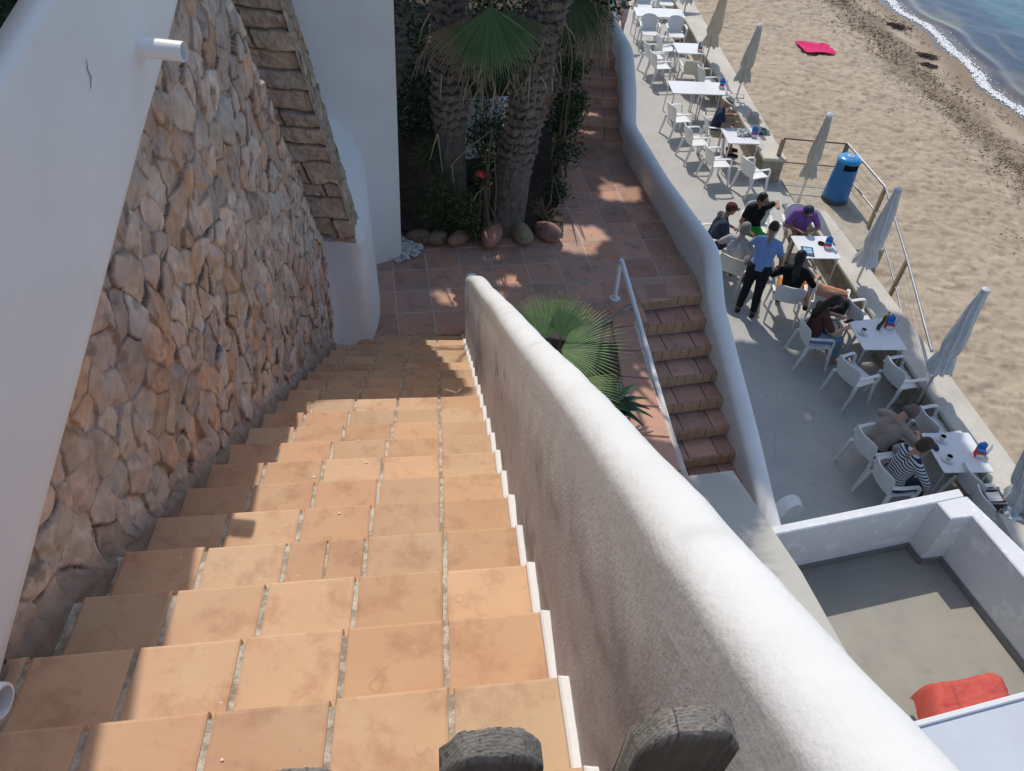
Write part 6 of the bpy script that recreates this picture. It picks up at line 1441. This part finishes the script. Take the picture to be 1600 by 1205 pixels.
# ================================================================ SMALL THINGS
WPAP = mat('white_card', (0.75, 0.74, 0.73), rough=0.6); REDC = mat('red_card', (0.62, 0.05, 0.07), (0.55, 0.04, 0.06), ns=20, rough=0.5); BLUC = mat('blue_card', (0.03, 0.16, 0.55), (0.04, 0.24, 0.62), ns=25, rough=0.45); PRC = mat('printed_card', (0.50, 0.54, 0.62), (0.30, 0.36, 0.5), ns=60, rough=0.5)
def holder(px, py, rz, label, bottle=False, z=0.732):
    p = at(px, py, z); t = thing('napkin_holder', label, 'napkin holder', (p[0], p[1], z), rz, 'napkin and menu holders')
    mb = MB(); mb.box((0, 0, 0.05), (0.11, 0.095, 0.10), 0, 0.004); bx_ = mb.build('box', REDC, t)
    mb = MB(); mb.box((0, -0.0495, 0.035), (0.10, 0.004, 0.062), 0, 0.001); mb.box((-0.005, -0.0525, 0.066), (0.06, 0.003, 0.012), 0.0); mb.build('white_label', WPAP, bx_)
    mb = MB(); mb.add([(-0.06, 0.03, 0.10), (0.06, 0.03, 0.10), (0.055, 0.035, 0.19), (0.0, 0.04, 0.23), (-0.055, 0.035, 0.19), (-0.06, 0.045, 0.10), (0.06, 0.045, 0.10), (0.055, 0.05, 0.19), (0.0, 0.055, 0.23), (-0.055, 0.05, 0.19)],
                      [(0, 1, 2, 3, 4), (9, 8, 7, 6, 5), (0, 5, 6, 1), (1, 6, 7, 2), (2, 7, 8, 3), (3, 8, 9, 4), (4, 9, 5, 0)]); mb.box((0, 0.0, 0.115), (0.10, 0.07, 0.03), 0, 0.004); mb.build('blue_crest', BLUC, t)
    mb = MB(); mb.add([(0.065, -0.03, 0.0), (0.10, 0.07, 0.0), (0.12, 0.07, 0.20), (0.085, -0.03, 0.20), (0.069, -0.032, 0.0), (0.104, 0.068, 0.0), (0.124, 0.068, 0.20), (0.089, -0.032, 0.20)], [(0, 1, 2, 3), (7, 6, 5, 4), (0, 4, 5, 1), (1, 5, 6, 2), (2, 6, 7, 3), (3, 7, 4, 0)]); mb.build('menu_card', PRC, t)
    return t
holder(1528, 712, -0.15, 'red, white and blue napkin holder on the two cup table')
holder(1388, 512, -0.15, 'napkin holder beside the sauce bottles on the one cup table')
holder(1292, 388, -0.15, 'napkin holder on the magazine table by the purple shirted person')
holder(1177, 214, -0.1, 'blue topped napkin holder on the cloth covered table of the hatted person')
holder(1127, 138, -0.1, 'blue topped napkin holder at the end of the joined tables behind the hatted person')
holder(1093, 80, -0.1, 'blue topped napkin holder on the single table halfway up the terrace')
def bottle(px, py, h, r, m, label, cap):
    p = at(px, py, 0.732); t = thing('sauce_bottle', label, 'bottle', (p[0], p[1], 0.732), 0, None); mb = MB(); mb.lathe([(r, 0), (r, h*0.62), (r*0.45, h*0.8), (r*0.4, h*0.9)], seg=16); mb.build('bottle_body', m, t, 40); mb = MB(); mb.lathe([(r*0.46, h*0.88), (r*0.46, h), (0, h)], seg=14); mb.build('cap', cap, t, 40)
bottle(1378, 506, 0.20, 0.024, mat('oil_glass', (0.10, 0.10, 0.02), rough=0.15), 'dark oil bottle standing left of the napkin holder on the one cup table', WPAP)
bottle(1372, 514, 0.13, 0.032, mat('pepper', (0.05, 0.05, 0.05), rough=0.4), 'short dark shaker at the left of the sauce bottles on the one cup table', BLK)
bottle(1383, 502, 0.19, 0.022, mat('mustard', (0.55, 0.42, 0.05), rough=0.4), 'yellow bottle with a black cap behind the napkin holder on the one cup table', BLK)
CER = mat('white_ceramic', (0.75, 0.75, 0.73), rough=0.2, spec=0.5); COF = mat('coffee', (0.10, 0.05, 0.03), rough=0.3)
def cup(px, py, label, g='coffee cups'):
    p = at(px, py, 0.732); t = thing('coffee_cup', label, 'cup', (p[0], p[1], 0.732), rnd.uniform(0, 6), g)
    mb = MB(); mb.lathe([(0.045, 0.0), (0.082, 0.012), (0.084, 0.015), (0.05, 0.006), (0, 0.006)], seg=28); mb.build('saucer', CER, t, 40)
    mb = MB(); mb.lathe([(0.026, 0.008), (0.036, 0.03), (0.041, 0.075), (0.0385, 0.075), (0.034, 0.032), (0.0, 0.028)], seg=24); cb_ = mb.build('cup_body', CER, t, 40)
    mb = MB(); mb.lathe([(0.0375, 0.062), (0.0, 0.062)], seg=20); mb.build('coffee', COF, cb_); mb = MB(); mb.tube([(0.038, 0, 0.062), (0.062, 0, 0.055), (0.060, 0, 0.030), (0.036, 0, 0.025)], 0.005, 8); mb.build('handle', CER, cb_, 60)
cup(1471, 687, 'white coffee cup at the far corner of the two cup table'); cup(1481, 718, 'white coffee cup on the near side of the two cup table'); cup(1348, 520, 'white coffee cup on the table with sauce bottles')
p = at(1460.5, 698, 0.74); mb = MB(); mb.ell((0, 0, 0), (0.045, 0.085, 0.022), 18, 10); o = mb.build('glasses_case', mat('dark_case', (0.02, 0.025, 0.04), rough=0.5), None, 50); o.location = (p[0], p[1], 0.752); o.rotation_euler = (0, 0, 0.1); tag(o, 'oval dark glasses case on the two cup table', 'glasses case')
p = at(1262, 393, 0.735); m_ = thing('magazine', 'dark magazine with a bright blue cover picture on the table', 'magazine', (p[0], p[1], 0.732), -0.1)
mb = MB(); mb.box((0, 0, 0.006), (0.21, 0.28, 0.012), 0, 0.002); mb.build('cover', mat('dark_cover', (0.04, 0.05, 0.07), (0.08, 0.10, 0.12), ns=30, rough=0.35), m_)
mb = MB(); mb.box((0, 0.02, 0.0135), (0.15, 0.16, 0.001)); mb.build('cover_picture', mat('blue_picture', (0.05, 0.30, 0.60), (0.40, 0.60, 0.75), ns=14, rough=0.35), m_)
p = at(1283, 381, 0.735); mb = MB(); mb.lathe([(0.055, 0), (0.062, 0.02), (0.05, 0.022), (0.045, 0.008), (0, 0.008)], seg=24); mb.tube([(0.0, -0.03, 0.03), (0.07, -0.02, 0.03)], 0.006, 6); o = mb.build('ashtray', BLK, None, 40); o.location = (p[0], p[1], 0.732); tag(o, 'small black ashtray left of the napkin holder on the magazine table', 'ashtray')
def crumple(name, label, px, py, z, sz, m, h=0.08, n=26, cat='cloth', seed=0):
    c = at(px, py, z); g = np.zeros((n, n, 3))
    for i, u in enumerate(np.linspace(-1, 1, n)):
        for j, v in enumerate(np.linspace(-1, 1, n)):
            q = u+0.35*(float(vn(u*3+seed, v*3, 4))-0.5), v+0.35*(float(vn(u*3, v*3+seed, 5))-0.5); rr_ = max(abs(u), abs(v))
            g[i, j] = (c[0]+q[0]*sz[0], c[1]+q[1]*sz[1], z+0.012+h*(1-rr_**2)*(0.25+1.3*float(fbm(u*3.4+seed, v*3.4, 3, 6))))
    mb = MB(); mb.sheet(g, 0.007); return tag(mb.build(name, m, None, 60), label, cat)
BNW = mat('mottled_cloth', (0.55, 0.58, 0.58), (0.10, 0.13, 0.15), ns=16, rough=0.9, lo=0.46, hi=0.54)
crumple('scarf', 'crumpled grey and white cloth on the hatted person\'s table', 1163, 209, 0.73, (0.16, 0.17), BNW, seed=2)
crumple('scarf', 'mottled grey green cloth on the end of the long seat wall', 1192, 208, 0.56, (0.15, 0.10), mat('mottled_green_cloth', (0.40, 0.45, 0.43), (0.05, 0.07, 0.08), ns=18, rough=0.9, lo=0.45, hi=0.55), seed=7, h=0.10)
p = at(1176, 188, 0.56); mb = MB(); mb.lathe([(0.20, 0.0), (0.205, 0.008), (0.15, 0.05), (0.12, 0.07), (0.105, 0.15), (0.09, 0.17), (0.03, 0.165), (0, 0.16)], seg=40, fn=lambda a, z: 1+0.05*math.cos(2*a)); o = mb.build('sun_hat', cloth('woven_straw', (0.46, 0.42, 0.35)), None, 50); o.location = (p[0], p[1], 0.562); tag(o, 'woven straw sun hat lying on the seat wall beside the hatted person', 'hat')
p = at(1322, 436, 0.66); ot = np.zeros((30, 18, 3))
ca_ = at(1293, 468, 0.44)
for i, u in enumerate(np.linspace(0, 1, 30)):
    for j, v in enumerate(np.linspace(-1, 1, 18)):
        a = az(22); lx, ly, lz = -0.24+0.48*u, -0.26+0.12*v, 0.80+0.04*math.cos(v*1.6)-0.10*abs(v)**2+0.03*float(fbm(u*5, v*3, 2, 3))
        ot[i, j] = (ca_[0]+lx*math.cos(a)-ly*math.sin(a), ca_[1]+lx*math.sin(a)+ly*math.cos(a), lz)
mb = MB(); mb.sheet(ot, 0.022); tag(mb.build('orange_towel', cloth('salmon_terry', (0.58, 0.27, 0.17)), None, 60), 'salmon orange towel draped over the back of a chair', 'towel')
def bag(px, py, z, sz, label, m, seed=0):
    c = at(px, py, z); mb = MB(); mb.ell((0, 0, sz[2]*0.5), (sz[0]*0.5, sz[1]*0.5, sz[2]*0.55), 22, 14, nz=0.04, seed=seed); o = mb.build('handbag', m, None, 60); o.location = (c[0], c[1], z); tag(o, label, 'bag')
    mb = MB(); mb.tube([(-sz[0]*0.3, 0, sz[2]*0.9), (-sz[0]*0.2, 0, sz[2]*1.35), (sz[0]*0.2, 0, sz[2]*1.35), (sz[0]*0.3, 0, sz[2]*0.9)], 0.010, 8); mb.build('handle', m, o, 60)
bag(1304, 492, 0.46, (0.34, 0.22, 0.30), 'glossy black handbag on the chair between the orange towel and the table', mat('black_leather', (0.012, 0.011, 0.011), (0.02, 0.02, 0.02), ns=12, rough=0.25, spec=0.6), 1)
bag(1445, 622, 0.0, (0.36, 0.24, 0.3), 'navy bag on the ground at the foot of the closed parasol', mat('navy_bag', (0.02, 0.025, 0.05), rough=0.7), 2)
bag(1150, 205, 0.0, (0.3, 0.22, 0.26), 'dark bag under the chair of the hatted person', MATS['dark_case'], 5)
# wicker basket with folded paper
p = at(1537, 790, 0.48); bk = thing('wicker_basket', 'dark woven basket with magazines on the chair beyond the balcony corner', 'basket', (p[0], p[1], 0.455), 0.1)
WK = mat('dark_wicker', (0.10, 0.10, 0.10), (0.04, 0.04, 0.045), ns=50, rough=0.8, bump=1.5, bs=120); RMW = mat('basket_rim', (0.34, 0.31, 0.28), rough=0.8)
mb = MB()
for a, b in (((-.16, -.11), (.16, -.11)), ((.16, -.11), (.16, .11)), ((.16, .11), (-.16, .11)), ((-.16, .11), (-.16, -.11))):
    A = V3(*a, 0); B = V3(*b, 0)
    for k in range(15):
        z = 0.01+0.2*k/14; s = 0.82+0.18*k/14; q = [(A*(1-u)+B*u)*s+V3(0, 0, z)+np.cross(B-A, (0, 0, 1))/np.linalg.norm(B-A)*0.005*(1 if (i+k) % 2 else -1) for i, u in enumerate(np.linspace(0, 1, 11))]; mb.tube(q, 0.0062, 5, caps=False)
mb.box((0, 0, 0.008), (0.27, 0.185, 0.01)); mb.build('woven_body', WK, bk)
mb = MB(); mb.tube([(-.165, -.115, .215), (.165, -.115, .215), (.165, .115, .215), (-.165, .115, .215), (-.165, -.115, .215)], 0.011, 8); mb.build('rim', RMW, bk, 60)
mb = MB(); mb.box((0.05, 0.02, 0.19), (0.19, 0.11, 0.05), 0.05, 0.006); mb.box((0.05, -0.05, 0.185), (0.19, 0.03, 0.05), 0.05, 0.006); mb.build('magazines', WPAP, bk)
mb = MB(); mb.ell((-0.09, 0.02, 0.19), (0.06, 0.06, 0.04), 14, 8, nz=0.06); mb.build('red_cloth', cloth('brick_red_cloth', (0.45, 0.16, 0.12)), bk, 60)
crumple('crumpled_paper', 'crumpled pale cloth on the wall at the right edge of the photo', 1575, 795, 0.56, (0.09, 0.12), CANW, h=0.09, seed=9)
# litter on the steps, tiny dropped petals
mb = MB()
for (px, py, z, s) in ((572, 722, zk(6), .006), (530, 802, zk(4), .006), (490, 745, zk(6), .008), (448, 822, zk(4), .003), (465, 899, zk(2), .003), (345, 1098, zk(0), .0035), (588, 1093, zk(1), .004), (283, 871, zk(3), .005), (347, 1187, zk(0), .0045), (560, 688, zk(7), .006)):
    q = at(px, py, z+0.004); mb.ell(q, (s*0.9, s*0.7, 0.0007), 10, 6, nz=0.1, seed=px)
o = stuff(mb.build('fallen_petals', mat('pale_petal', (0.80, 0.74, 0.72), rough=0.8), None, 60)); o['label'] = 'tiny pale petals scattered on the long staircase'; o['category'] = 'petals'
q = [at(x, y, z+0.006) for x, y, z in ((687, 606, zk(11)), (713, 614, zk(10)), (722, 607, zk(11)))]
mb = MB(); mb.tube(q, 0.0045, 6); tag(mb.build('twig', mat('pale_straw', (0.6, 0.5, 0.38), rough=0.9)), 'pale dry stalk lying on a middle step beside the parapet', 'twig')
